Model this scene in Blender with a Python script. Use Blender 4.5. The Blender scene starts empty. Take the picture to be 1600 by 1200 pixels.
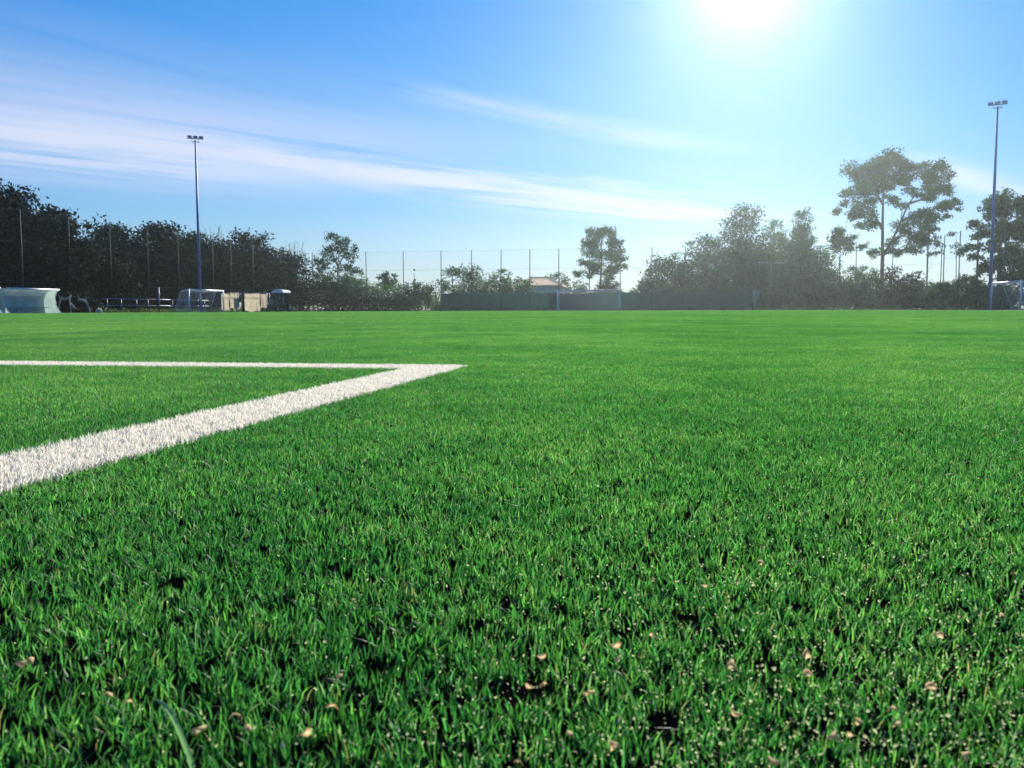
import bpy, bmesh, math, random
import numpy as np
from mathutils import Vector, Matrix
R = math.radians
PI = math.pi
scene = bpy.context.scene
C = scene.collection

# ------------------------------------------------------------------ camera
F, CAMH, PITCH, ROLL = 1400.0, 0.1435, R(4.74), R(-0.18)
cam_d = bpy.data.cameras.new('camera')
cam = bpy.data.objects.new('camera', cam_d)
C.objects.link(cam)
cam_d.sensor_width = 36.0
cam_d.lens = 36.0 * F / 1600.0
cam_d.clip_start, cam_d.clip_end = 0.01, 4000.0
cam.matrix_world = (Matrix.Translation((0, 0, CAMH)) @ Matrix.Rotation(PI / 2 - PITCH, 4, 'X')
                    @ Matrix.Rotation(ROLL, 4, 'Z'))
cam_d.dof.use_dof = True
cam_d.dof.focus_distance = 1.3
cam_d.dof.aperture_fstop = 32.0
scene.camera = cam

# ------------------------------------------------------------------ world, sun, exposure
SUN_EL, SUN_AZ = R(20.2), R(14.4)          # azimuth measured from +Y towards +X
world = bpy.data.worlds.new('World')
scene.world = world
world.use_nodes = True


def N(nt, typ, loc=None, **kw):
    n = nt.nodes.new(typ)
    for k, v in kw.items():
        setattr(n, k, v)
    return n


def mth(nt, op, a, b=None, c=None, clamp=False):
    n = nt.nodes.new('ShaderNodeMath')
    n.operation = op
    n.use_clamp = clamp
    for i, v in enumerate((a, b, c)):
        if v is None:
            continue
        if isinstance(v, (int, float)):
            n.inputs[i].default_value = v
        else:
            nt.links.new(v, n.inputs[i])
    return n.outputs[0]


def build_world():
    nt = world.node_tree
    nt.nodes.clear()
    L = nt.links.new
    out = N(nt, 'ShaderNodeOutputWorld')
    bg = N(nt, 'ShaderNodeBackground')
    bg.inputs['Strength'].default_value = 0.086
    sky = N(nt, 'ShaderNodeTexSky', sky_type='NISHITA')
    sky.sun_disc = False
    sky.sun_elevation = SUN_EL
    sky.sun_rotation = SUN_AZ
    sky.altitude = 0
    sky.air_density = 1.4
    sky.dust_density = 0.04
    sky.ozone_density = 3.5
    hs = N(nt, 'ShaderNodeHueSaturation')
    hs.inputs['Saturation'].default_value = 1.25
    hs.inputs['Value'].default_value = 1.0
    tint = N(nt, 'ShaderNodeMixRGB', blend_type='MULTIPLY')
    tint.inputs[0].default_value = 1.0
    tint.inputs[2].default_value = (0.61, 0.85, 1.55, 1)
    L(sky.outputs[0], tint.inputs[1])
    # gentle shoulder over the whole sky, as the photograph's own tone curve
    sc_ = N(nt, 'ShaderNodeVectorMath', operation='MULTIPLY_ADD')
    sc_.inputs[1].default_value = (0.06, 0.06, 0.06)
    sc_.inputs[2].default_value = (1, 1, 1)
    L(tint.outputs[0], sc_.inputs[0])
    dv = N(nt, 'ShaderNodeVectorMath', operation='DIVIDE')
    L(tint.outputs[0], dv.inputs[0])
    L(sc_.outputs[0], dv.inputs[1])
    L(dv.outputs[0], hs.inputs['Color'])
    # cirrus laid out on a high flat cloud sheet: s across, t along the streaks
    tc = N(nt, 'ShaderNodeTexCoord')
    sp = N(nt, 'ShaderNodeSeparateXYZ')
    L(tc.outputs['Generated'], sp.inputs[0])
    x, y, z = sp.outputs
    zz = mth(nt, 'MAXIMUM', z, 0.012)
    k = math.sqrt(0.5)
    s = mth(nt, 'DIVIDE', mth(nt, 'MULTIPLY', mth(nt, 'SUBTRACT', y, x), k), zz)
    t = mth(nt, 'DIVIDE', mth(nt, 'MULTIPLY', mth(nt, 'ADD', y, x), k), zz)

    def noise(sx, tx, scale, detail, rough=0.55, dist=0.0, w=0.0):
        cb = N(nt, 'ShaderNodeCombineXYZ')
        L(mth(nt, 'MULTIPLY', s, sx), cb.inputs[0])
        L(mth(nt, 'MULTIPLY', t, tx), cb.inputs[1])
        cb.inputs[2].default_value = w
        n = N(nt, 'ShaderNodeTexNoise')
        n.inputs['Scale'].default_value = scale
        n.inputs['Detail'].default_value = detail
        n.inputs['Roughness'].default_value = rough
        n.inputs['Distortion'].default_value = dist
        L(cb.outputs[0], n.inputs['Vector'])
        return n.outputs['Fac']

    def ramp(v, a, b):
        n = N(nt, 'ShaderNodeMapRange', interpolation_type='SMOOTHSTEP')
        n.inputs['From Min'].default_value = a
        n.inputs['From Max'].default_value = b
        L(v, n.inputs['Value'])
        return n.outputs[0]

    fine = noise(1.5, 0.30, 1.5, 8, 0.66, 0.7, 3.1)
    soft = noise(0.9, 0.35, 0.9, 3, 0.5, 0.8, 5.4)
    wide = noise(0.55, 0.12, 1.0, 4, 0.5, 0.6, 8.3)
    wob = mth(nt, 'MULTIPLY', mth(nt, 'SUBTRACT', noise(0.25, 0.22, 1.0, 2, 0.5, 0, 1.7), 0.5), 0.9)
    s2 = mth(nt, 'ADD', s, wob)

    def band(c, w, t0, t1, te0, te1, tex, lo, hi, amp):
        g = mth(nt, 'DIVIDE', mth(nt, 'SUBTRACT', s2, c), w)
        g = mth(nt, 'EXPONENT', mth(nt, 'MULTIPLY', mth(nt, 'MULTIPLY', g, g), -1.0))
        m = mth(nt, 'MULTIPLY', ramp(t, t0, t1), mth(nt, 'SUBTRACT', 1.0, ramp(t, te0, te1)))
        f = ramp(tex, lo, hi)
        return mth(nt, 'MULTIPLY', mth(nt, 'MULTIPLY', g, m), mth(nt, 'MULTIPLY', f, amp))

    both = mth(nt, 'ADD', mth(nt, 'MULTIPLY', fine, 0.65), mth(nt, 'MULTIPLY', soft, 0.35))
    b1 = band(5.35, 0.82, -3.0, 1.2, 7.5, 10.5, both, 0.36, 0.58, 1.0)      # the main streak
    b1b = band(5.7, 1.7, -4.0, 0.3, 2.5, 5.5, both, 0.22, 0.58, 1.0)        # its broad western root
    b2 = band(3.30, 0.22, 2.2, 3.1, 4.2, 5.4, both, 0.25, 0.60, 0.60)        # shorter streak above
    b3 = band(4.0, 0.30, -1.0, 0.6, 1.2, 2.6, both, 0.32, 0.66, 0.40)
    b4 = band(2.5, 0.22, 5.5, 7.0, 10.0, 14.0, both, 0.2, 0.6, 0.75)
    gen = mth(nt, 'MULTIPLY', mth(nt, 'MULTIPLY', ramp(fine, 0.45, 0.8), ramp(wide, 0.45, 0.75)), 0.35)
    cov = mth(nt, 'MAXIMUM', b1, b1b)
    for b in (b2, b3, b4, gen):
        cov = mth(nt, 'MAXIMUM', cov, b)
    cov = mth(nt, 'MULTIPLY', cov, mth(nt, 'MULTIPLY', ramp(z, 0.0, 0.05), 0.85), clamp=True)
    mix = N(nt, 'ShaderNodeMixRGB')
    L(cov, mix.inputs[0])
    L(hs.outputs[0], mix.inputs[1])
    mix.inputs[2].default_value = (5.8, 6.1, 7.4, 1)
    L(mix.outputs[0], bg.inputs['Color'])
    L(bg.outputs[0], out.inputs[0])


build_world()
sun_d = bpy.data.lights.new('sun', 'SUN')
sun_d.energy = 4.8
sun_d.angle = R(0.5)
sun_d.color = (1.0, 0.95, 0.88)
sun = bpy.data.objects.new('sun', sun_d)
C.objects.link(sun)
sdir = Vector((math.cos(SUN_EL) * math.sin(SUN_AZ), math.cos(SUN_EL) * math.cos(SUN_AZ), math.sin(SUN_EL)))
sun.rotation_euler = sdir.to_track_quat('Z', 'Y').to_euler()
sun.location = sdir * 300

vs = scene.view_settings
scene.display_settings.display_device = 'sRGB'
vs.view_transform = 'Standard'
vs.look = 'None'
vs.gamma = 1.0
vs.use_curve_mapping = False
vs.exposure = 0.64
scene.render.engine = 'CYCLES'
cy = scene.cycles
cy.max_bounces = 8
cy.diffuse_bounces = 3
cy.glossy_bounces = 2
cy.transmission_bounces = 4
cy.transparent_max_bounces = 8
cy.volume_bounces = 0
cy.use_denoising = True
cy.denoiser = 'OPENIMAGEDENOISE'
cy.sample_clamp_indirect = 4.0
cy.sample_clamp_direct = 0.0
cy.caustics_reflective = False
cy.caustics_refractive = False

# ------------------------------------------------------------------ helpers
TH = R(10.6)                                # heading of the pitch's long axis
ST, CT = math.sin(TH), math.cos(TH)


def W(a, p, z=0.0):
    """pitch coordinates (a along, p across) to world"""
    return Vector((a * ST + p * CT, a * CT - p * ST, z))


def AP(x, y):
    return x * ST + y * CT, x * CT - y * ST


def ray(px, py):
    x, y = (px - 800) / F, (600 - py) / F
    c, s = math.cos(ROLL), math.sin(ROLL)
    x, y = c * x - s * y, s * x + c * y
    cp, sp = math.cos(PITCH), math.sin(PITCH)
    return Vector((x, cp + y * sp, y * cp - sp))


def at(px, py, Y):
    d = ray(px, py)
    return Vector((0, 0, CAMH)) + d * (Y / d.y)


def gx(px, Y):
    v = at(px, 484, Y)
    return v.x


def zh(px, py, Y):
    return at(px, py, Y).z


def link(o, parent=None):
    C.objects.link(o)
    if parent is not None:
        o.parent = parent
    return o


def tag(o, label=None, cat=None, group=None, kind=None):
    if label:
        o['label'] = label
    if cat:
        o['category'] = cat
    if group:
        o['group'] = group
    if kind:
        o['kind'] = kind
    return o


def thing(name, label, cat, loc=(0, 0, 0), rz=0.0, group=None):
    o = bpy.data.objects.new(name, None)
    o.empty_display_size = 0.2
    o.location = loc
    o.rotation_euler = (0, 0, rz)
    link(o)
    return tag(o, label, cat, group)


class MB:
    """collects simple shapes into one mesh"""

    def __init__(self):
        self.v, self.f = [], []

    def add(self, verts, faces):
        n = len(self.v)
        self.v += [tuple(v) for v in verts]
        self.f += [tuple(i + n for i in f) for f in faces]
        return self

    def box(self, lo, hi, rot=None, org=None):
        x0, y0, z0 = lo
        x1, y1, z1 = hi
        vs_ = [Vector(c) for c in ((x0, y0, z0), (x1, y0, z0), (x1, y1, z0), (x0, y1, z0),
                                   (x0, y0, z1), (x1, y0, z1), (x1, y1, z1), (x0, y1, z1))]
        if rot is not None:
            o = Vector(org or (0, 0, 0))
            vs_ = [rot @ (v - o) + o for v in vs_]
        return self.add(vs_, [(0, 3, 2, 1), (4, 5, 6, 7), (0, 1, 5, 4), (1, 2, 6, 5), (2, 3, 7, 6), (3, 0, 4, 7)])

    def tube(self, pts, rad, n=8, cap=True):
        pts = [Vector(p) for p in pts]
        if isinstance(rad, (int, float)):
            rad = [rad] * len(pts)
        rings = []
        up = Vector((0.13, 0.27, 1)).normalized()
        for i, p in enumerate(pts):
            d = (pts[min(i + 1, len(pts) - 1)] - pts[max(i - 1, 0)])
            d = d.normalized() if d.length > 1e-9 else Vector((0, 0, 1))
            ref = up if abs(d.dot(up)) < 0.95 else Vector((1, 0, 0))
            u = d.cross(ref).normalized()
            w = d.cross(u).normalized()
            rings.append([p + (u * math.cos(2 * PI * k / n) + w * math.sin(2 * PI * k / n)) * rad[i] for k in range(n)])
        vs_ = [v for r in rings for v in r]
        fs = []
        for i in range(len(rings) - 1):
            for k in range(n):
                fs.append((i * n + k, i * n + (k + 1) % n, (i + 1) * n + (k + 1) % n, (i + 1) * n + k))
        if cap:
            fs.append(tuple(range(n - 1, -1, -1)))
            fs.append(tuple((len(rings) - 1) * n + k for k in range(n)))
        return self.add(vs_, fs)

    def prism(self, prof, axis_a, axis_b, axis_l, org, l0, l1):
        """extrude a 2-D profile (list of (a, b)) along axis_l"""
        A, B, Lx, o = Vector(axis_a), Vector(axis_b), Vector(axis_l), Vector(org)
        n = len(prof)
        v0 = [o + A * a + B * b + Lx * l0 for a, b in prof]
        v1 = [o + A * a + B * b + Lx * l1 for a, b in prof]
        fs = [tuple(range(n - 1, -1, -1)), tuple(range(n, 2 * n))]
        fs += [(i, (i + 1) % n, n + (i + 1) % n, n + i) for i in range(n)]
        return self.add(v0 + v1, fs)

    def build(self, name, mat, parent=None, smooth=False, bevel=0.0):
        me = bpy.data.meshes.new(name)
        me.from_pydata(self.v, [], self.f)
        me.update()
        if mat:
            me.materials.append(mat)
        if smooth:
            me.polygons.foreach_set('use_smooth', [True] * len(me.polygons))
        o = bpy.data.objects.new(name, me)
        link(o, parent)
        if bevel:
            b = o.modifiers.new('bevel', 'BEVEL')
            b.width = bevel
            b.segments = 2
            b.limit_method = 'ANGLE'
        return o


def np_mesh(name, verts, loops, starts, totals, mat, cols=None, smooth=False):
    me = bpy.data.meshes.new(name)
    me.vertices.add(len(verts))
    me.vertices.foreach_set('co', np.asarray(verts, np.float32).ravel())
    me.loops.add(len(loops))
    me.loops.foreach_set('vertex_index', np.asarray(loops, np.int32))
    me.polygons.add(len(starts))
    me.polygons.foreach_set('loop_start', np.asarray(starts, np.int32))
    me.polygons.foreach_set('loop_total', np.asarray(totals, np.int32))
    if smooth:
        me.polygons.foreach_set('use_smooth', np.ones(len(starts), bool))
    me.update(calc_edges=True)
    if cols is not None:
        at_ = me.color_attributes.new('col', 'FLOAT_COLOR', 'POINT')
        at_.data.foreach_set('color', np.asarray(cols, np.float32).ravel())
    if mat:
        me.materials.append(mat)
    return me


# ------------------------------------------------------------------ materials
def mat_new(name):
    m = bpy.data.materials.new(name)
    m.use_nodes = True
    nt = m.node_tree
    nt.nodes.clear()
    out = N(nt, 'ShaderNodeOutputMaterial')
    return m, nt, out


def plain(name, col, rough=0.6, metal=0.0, var=0.12, scale=6.0, bump=0.0, spec=0.4, col2=None):
    m, nt, out = mat_new(name)
    b = N(nt, 'ShaderNodeBsdfPrincipled')
    tc = N(nt, 'ShaderNodeTexCoord')
    n = N(nt, 'ShaderNodeTexNoise')
    n.inputs['Scale'].default_value = scale
    n.inputs['Detail'].default_value = 6
    nt.links.new(tc.outputs['Object'], n.inputs['Vector'])
    r = N(nt, 'ShaderNodeValToRGB')
    c2 = col2 or tuple(max(0, c * (1 - 2.2 * var)) for c in col)
    r.color_ramp.elements[0].color = (*c2, 1)
    r.color_ramp.elements[1].color = (*[min(1, c * (1 + var)) for c in col], 1)
    r.color_ramp.elements[0].position = 0.3
    r.color_ramp.elements[1].position = 0.7
    nt.links.new(n.outputs['Fac'], r.inputs[0])
    nt.links.new(r.outputs[0], b.inputs['Base Color'])
    b.inputs['Roughness'].default_value = rough
    b.inputs['Metallic'].default_value = metal
    b.inputs['Specular IOR Level'].default_value = spec
    if bump:
        bp = N(nt, 'ShaderNodeBump')
        bp.inputs['Strength'].default_value = bump
        bp.inputs['Distance'].default_value = 0.02
        nt.links.new(n.outputs['Fac'], bp.inputs['Height'])
        nt.links.new(bp.outputs[0], b.inputs['Normal'])
    nt.links.new(b.outputs[0], out.inputs[0])
    return m


def leafy(name, tint=(1, 1, 1), transl=0.4, rough=0.45, spec=0.4, wear=False):
    """two-sided thin leaf / blade coloured by the point colour 'col'"""
    m, nt, out = mat_new(name)
    L = nt.links.new
    at_ = N(nt, 'ShaderNodeAttribute', attribute_name='col')
    mul = N(nt, 'ShaderNodeMixRGB', blend_type='MULTIPLY')
    mul.inputs[0].default_value = 1
    L(at_.outputs['Color'], mul.inputs[1])
    mul.inputs[2].default_value = (*tint, 1)
    if wear:
        g_ = N(nt, 'ShaderNodeNewGeometry')
        acc = None
        for sc_, w_ in ((0.35, 1.0), (1.7, 0.9), (9.0, 0.8)):
            nz_ = N(nt, 'ShaderNodeTexNoise')
            nz_.inputs['Scale'].default_value = sc_
            nz_.inputs['Detail'].default_value = 3
            L(g_.outputs['Position'], nz_.inputs['Vector'])
            v_ = mth(nt, 'MULTIPLY', mth(nt, 'SUBTRACT', nz_.outputs['Fac'], 0.5), w_)
            acc = v_ if acc is None else mth(nt, 'ADD', acc, v_)
        f_ = mth(nt, 'ADD', acc, 1.0)
        cb_ = N(nt, 'ShaderNodeCombineXYZ')
        L(mth(nt, 'MULTIPLY', f_, f_), cb_.inputs[0])
        L(f_, cb_.inputs[1])
        L(f_, cb_.inputs[2])
        mw = N(nt, 'ShaderNodeMixRGB', blend_type='MULTIPLY')
        mw.inputs[0].default_value = 1
        L(mul.outputs[0], mw.inputs[1])
        L(cb_.outputs[0], mw.inputs[2])
        mul = mw
    b = N(nt, 'ShaderNodeBsdfPrincipled')
    b.inputs['Roughness'].default_value = rough
    b.inputs['Specular IOR Level'].default_value = spec
    L(mul.outputs[0], b.inputs['Base Color'])
    tr = N(nt, 'ShaderNodeBsdfTranslucent')
    g = N(nt, 'ShaderNodeMixRGB', blend_type='MULTIPLY')
    g.inputs[0].default_value = 1
    L(mul.outputs[0], g.inputs[1])
    g.inputs[2].default_value = (1.07, 1.04, 0.90, 1) if 'white' in name else (1.15, 1.25, 0.8, 1)
    L(g.outputs[0], tr.inputs['Color'])
    mx = N(nt, 'ShaderNodeMixShader')
    mx.inputs[0].default_value = transl
    L(b.outputs[0], mx.inputs[1])
    L(tr.outputs[0], mx.inputs[2])
    L(mx.outputs[0], out.inputs[0])
    return m


def sheet(name, col, transl=0.5, rough=0.5):
    """thin translucent sheet: windscreen cloth, polycarbonate"""
    m, nt, out = mat_new(name)
    L = nt.links.new
    tc = N(nt, 'ShaderNodeTexCoord')
    n = N(nt, 'ShaderNodeTexNoise')
    n.inputs['Scale'].default_value = 1.3
    n.inputs['Detail'].default_value = 5
    L(tc.outputs['Object'], n.inputs['Vector'])
    r = N(nt, 'ShaderNodeValToRGB')
    r.color_ramp.elements[0].color = (*[c * 0.75 for c in col], 1)
    r.color_ramp.elements[1].color = (*[min(1, c * 1.2) for c in col], 1)
    L(n.outputs['Fac'], r.inputs[0])
    b = N(nt, 'ShaderNodeBsdfPrincipled')
    b.inputs['Roughness'].default_value = rough
    L(r.outputs[0], b.inputs['Base Color'])
    tr = N(nt, 'ShaderNodeBsdfTranslucent')
    L(r.outputs[0], tr.inputs['Color'])
    mx = N(nt, 'ShaderNodeMixShader')
    mx.inputs[0].default_value = transl
    L(b.outputs[0], mx.inputs[1])
    L(tr.outputs[0], mx.inputs[2])
    L(mx.outputs[0], out.inputs[0])
    return m


M = {}
M['blade'] = leafy('turf_blade', (1, 1, 1), 0.57, 0.5, 0.38, True)
M['white_blade'] = leafy('white_turf_blade', (1, 1, 1), 0.5, 0.5, 0.3)
M['oak_leaf'] = leafy('oak_leaf', (1, 1, 1), 0.08, 0.8, 0.06)
M['pine_leaf'] = leafy('pine_leaf', (1, 1, 1), 0.35, 0.8, 0.08)
M['shrub_leaf'] = leafy('shrub_leaf', (1, 1, 1), 0.42, 0.75, 0.1)
M['bark'] = plain('bark', (0.09, 0.075, 0.06), 0.9, 0, 0.25, 5, 0.5)
M['twig'] = plain('twig', (0.16, 0.14, 0.12), 0.9, 0, 0.2, 5)
M['white_paint'] = plain('white_paint', (0.88, 0.88, 0.86), 0.4, 0, 0.04, 3)
M['galv'] = plain('galvanised_steel', (0.30, 0.33, 0.38), 0.45, 0.55, 0.12, 4)
M['sky_tinted_steel'] = plain('sky_tinted_galvanised', (0.15, 0.25, 0.48), 0.5, 0.1, 0.1, 3)  # galvanised masts; the sky's blue cast is put into the colour
M['green_steel'] = plain('green_painted_steel', (0.035, 0.06, 0.05), 0.7, 0.0, 0.15, 3)
M['cord'] = plain('net_cord', (0.72, 0.73, 0.72), 0.7, 0, 0.05, 9)
M['dark_cord'] = plain('dark_net_cord', (0.035, 0.05, 0.045), 0.9, 0, 0.1, 9)
M['screen'] = sheet('screen_cloth', (0.05, 0.17, 0.15), 0.6, 0.7)
M['poly'] = sheet('polycarbonate', (0.70, 0.80, 0.74), 0.6, 0.3)
M['render'] = plain('pale_render', (0.62, 0.57, 0.46), 0.85, 0, 0.18, 2.2, 0.2)
M['house_wall'] = plain('house_render', (0.66, 0.64, 0.58), 0.85, 0, 0.06, 1.2, 0.1)
M['dark'] = plain('painted_interior_shade', (0.012, 0.013, 0.012), 0.8, 0, 0.2, 3)  # near-black colour painting the shade in the stall's gap
M['black_plastic'] = plain('black_plastic', (0.02, 0.022, 0.024), 0.45, 0, 0.2, 6)
M['tile'] = plain('terracotta_tile', (0.85, 0.48, 0.22), 0.8, 0, 0.12, 3.5, 0.2)
M['concrete'] = plain('concrete', (0.36, 0.34, 0.30), 0.9, 0, 0.15, 4, 0.3)
M['rubber'] = plain('tyre_rubber', (0.02, 0.02, 0.02), 0.8, 0, 0.2, 8)
M['tractor_paint'] = plain('tractor_paint', (0.05, 0.10, 0.03), 0.4, 0, 0.15, 5)
M['glass'] = plain('dark_glass', (0.015, 0.02, 0.022), 0.08, 0, 0.05, 2, 0, 0.6)
M['tarp'] = sheet('cream_tarp', (0.80, 0.74, 0.60), 0.65, 0.6)
M['chip'] = sheet('cork_chip', (0.92, 0.64, 0.33), 0.6, 0.8)
M['stone'] = plain('pale_stone', (0.46, 0.43, 0.36), 0.9, 0, 0.2, 5, 0.5)
M['dead_wood'] = plain('dead_wood', (0.44, 0.38, 0.31), 0.9, 0, 0.2, 6, 0.4)
M['globe'] = plain('white_globe', (0.8, 0.8, 0.78), 0.3, 0, 0.03, 3)

# ------------------------------------------------------------------ ground and pitch base
A0, P0 = 2.17, -0.519                       # outer corner of the goal area
A_NEAR, A_FAR = A0 - 5.5, 106.7
P_L, P_R = -42.0, 22.0


def ground_mat(name, c1, c2, scale, bump):
    m, nt, out = mat_new(name)
    L = nt.links.new
    g = N(nt, 'ShaderNodeNewGeometry')
    n = N(nt, 'ShaderNodeTexNoise')
    n.inputs['Scale'].default_value = scale
    n.inputs['Detail'].default_value = 8
    L(g.outputs['Position'], n.inputs['Vector'])
    r = N(nt, 'ShaderNodeValToRGB')
    r.color_ramp.elements[0].color = (*c1, 1)
    r.color_ramp.elements[1].color = (*c2, 1)
    r.color_ramp.elements[0].position = 0.35
    r.color_ramp.elements[1].position = 0.65
    L(n.outputs['Fac'], r.inputs[0])
    b = N(nt, 'ShaderNodeBsdfPrincipled')
    b.inputs['Roughness'].default_value = 0.95
    b.inputs['Specular IOR Level'].default_value = 0.0
    L(r.outputs[0], b.inputs['Base Color'])
    bp = N(nt, 'ShaderNodeBump')
    bp.inputs['Strength'].default_value = bump
    bp.inputs['Distance'].default_value = 0.004
    L(n.outputs['Fac'], bp.inputs['Height'])
    L(bp.outputs[0], b.inputs['Normal'])
    L(b.outputs[0], out.inputs[0])
    return m


mb = MB()
mb.add([(-345, -345, -0.012), (345, -345, -0.012), (345, 345, -0.012), (-345, 345, -0.012)], [(0, 1, 2, 3)])
tag(mb.build('ground', ground_mat('dry_ground', (0.10, 0.085, 0.055), (0.07, 0.10, 0.04), 0.8, 0.5)),
    'dry earth and weeds around the sports pitch', kind='structure')
mb = MB()
q = [W(-14, -48, 0), W(-14, 26.5, 0), W(113.5, 26.5, 0), W(113.5, -48, 0)]
mb.add(q, [(0, 3, 2, 1)])
tag(mb.build('pitch', ground_mat('rubber_infill', (0.003, 0.0035, 0.003), (0.008, 0.008, 0.006), 420.0, 0.9)),
    'artificial turf pitch base with dark rubber infill', kind='structure')

# ------------------------------------------------------------------ turf blades
GREENS = np.array([(0.052, 0.205, 0.040), (0.078, 0.290, 0.056), (0.115, 0.370, 0.068), (0.056, 0.220, 0.062),
                   (0.175, 0.425, 0.090), (0.082, 0.310, 0.088)])
PALE = np.array([(0.30, 0.48, 0.22), (0.26, 0.46, 0.20), (0.34, 0.33, 0.14)])


def blades(rng, sx, sy, dens, wid, hmin, hmax, levels, white=False, tuft=0.017, lean=0.55, holes=0.0, tips=True):
    """blade geometry rooted in the rectangle [0,sx]x[0,sy]"""
    n = int(sx * sy * dens)
    if tuft:
        per = 5
        nt_ = max(1, n // per)
        gx_, gy_ = rng.random(nt_) * sx, rng.random(nt_) * sy
        tl = rng.normal(0, 0.30, (nt_, 2))
        k = np.repeat(np.arange(nt_), per)
        n = len(k)
        x = gx_[k] + rng.normal(0, tuft * 0.33, n)
        y = gy_[k] + rng.normal(0, tuft * 0.33, n)
        x, y = np.mod(x, sx), np.mod(y, sy)
        lx = tl[k, 0] + rng.normal(0, 0.30, n)
        ly = tl[k, 1] + rng.normal(0, 0.30, n)
    else:
        x, y = rng.random(n) * sx, rng.random(n) * sy
        lx, ly = rng.normal(0, 0.42, n), rng.normal(0, 0.42, n)
    if holes:
        keep = np.ones(n, bool)
        for _ in range(int(holes * sx * sy * 300)):
            cx, cy_, r = rng.random() * sx, rng.random() * sy, 0.003 + 0.006 * rng.random() ** 2
            d = np.hypot((x - cx), (y - cy_) * rng.uniform(0.6, 1.6))
            keep &= ~((d < r) & (rng.random(n) < 0.85))
        x, y, lx, ly = x[keep], y[keep], lx[keep], ly[keep]
        n = len(x)
    if white:
        y = y + rng.normal(0, 0.0035, n)
    h = rng.uniform(hmin, hmax, n) * np.where(rng.random(n) < 0.12, 0.6, 1.0)
    w = wid * rng.uniform(0.65, 1.25, n) * 0.5
    psi = rng.random(n) * 2 * PI
    wx, wy = np.cos(psi) * w, np.sin(psi) * w
    ts = np.array(levels)
    nl = len(ts)
    V = np.zeros((n, 2 * nl - 1, 3))
    lean_s = lean * (0.6 + 0.8 * rng.random(n))
    curl = rng.uniform(1.3, 2.2, n)
    for i, t_ in enumerate(ts):
        bend = t_ ** curl
        px_, py_ = x + lx * lean_s * h * bend * 1.6, y + ly * lean_s * h * bend * 1.6
        drop = np.clip(np.hypot(lx, ly) * lean_s, 0, 1.2)
        pz_ = h * (t_ - 0.35 * drop * t_ ** 2)
        tw = (1.0 - 0.62 * t_ ** 2.2)
        rot = t_ * 0.7
        ca, sa = np.cos(rot), np.sin(rot)
        ex, ey = (wx * ca - wy * sa) * tw, (wx * sa + wy * ca) * tw
        if i < nl - 1:
            V[:, 2 * i] = np.stack([px_ - ex, py_ - ey, pz_], 1)
            V[:, 2 * i + 1] = np.stack([px_ + ex, py_ + ey, pz_], 1)
        else:
            V[:, 2 * i] = np.stack([px_, py_, pz_], 1)
    nv = 2 * nl - 1
    pat, tot = [], []
    for i in range(nl - 2):
        pat += [2 * i, 2 * i + 1, 2 * i + 3, 2 * i + 2]
        tot.append(4)
    pat += [2 * nl - 4, 2 * nl - 3, 2 * nl - 2]
    tot.append(3)
    loops = (np.arange(n)[:, None] * nv + np.array(pat)[None]).ravel()
    totals = np.tile(tot, n)
    starts = np.concatenate([[0], np.cumsum(totals)[:-1]])
    if white:
        base = np.array((0.94, 0.89, 0.82)) * rng.uniform(0.88, 1.03, (n, 1))
        gr = rng.random(n) < 0.03
        base[gr] = GREENS[rng.integers(0, len(GREENS), gr.sum())]
    else:
        base = GREENS[rng.integers(0, len(GREENS), n)] * (0.40 + 1.05 * rng.random((n, 1)) ** 1.15)
        pick = rng.random(n) < 0.07
        base[pick] = PALE[rng.integers(0, 3, pick.sum())]
    cols = np.ones((n, nv, 4))
    cols[:, :, :3] = base[:, None, :]
    if not white and tips:
        cols[:, -1, :3] = base * 0.7 + np.array((0.12, 0.22, 0.07)) * 0.3
    return V.reshape(-1, 3), loops, starts, totals, np.clip(cols, 0, 1).reshape(-1, 4)


def make_protos(name, specs, mat):
    col = bpy.data.collections.new(name)
    for i, kw in enumerate(specs):
        kw = dict(kw)
        rng = np.random.default_rng(kw.pop('seed'))
        v, lo, st, to, co = blades(rng, **kw)
        me = np_mesh(f'{name}_{i:02d}', v, lo, st, to, mat, co)
        o = bpy.data.objects.new(f'{name}_{i:02d}', me)
        col.objects.link(o)
    return col


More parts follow.
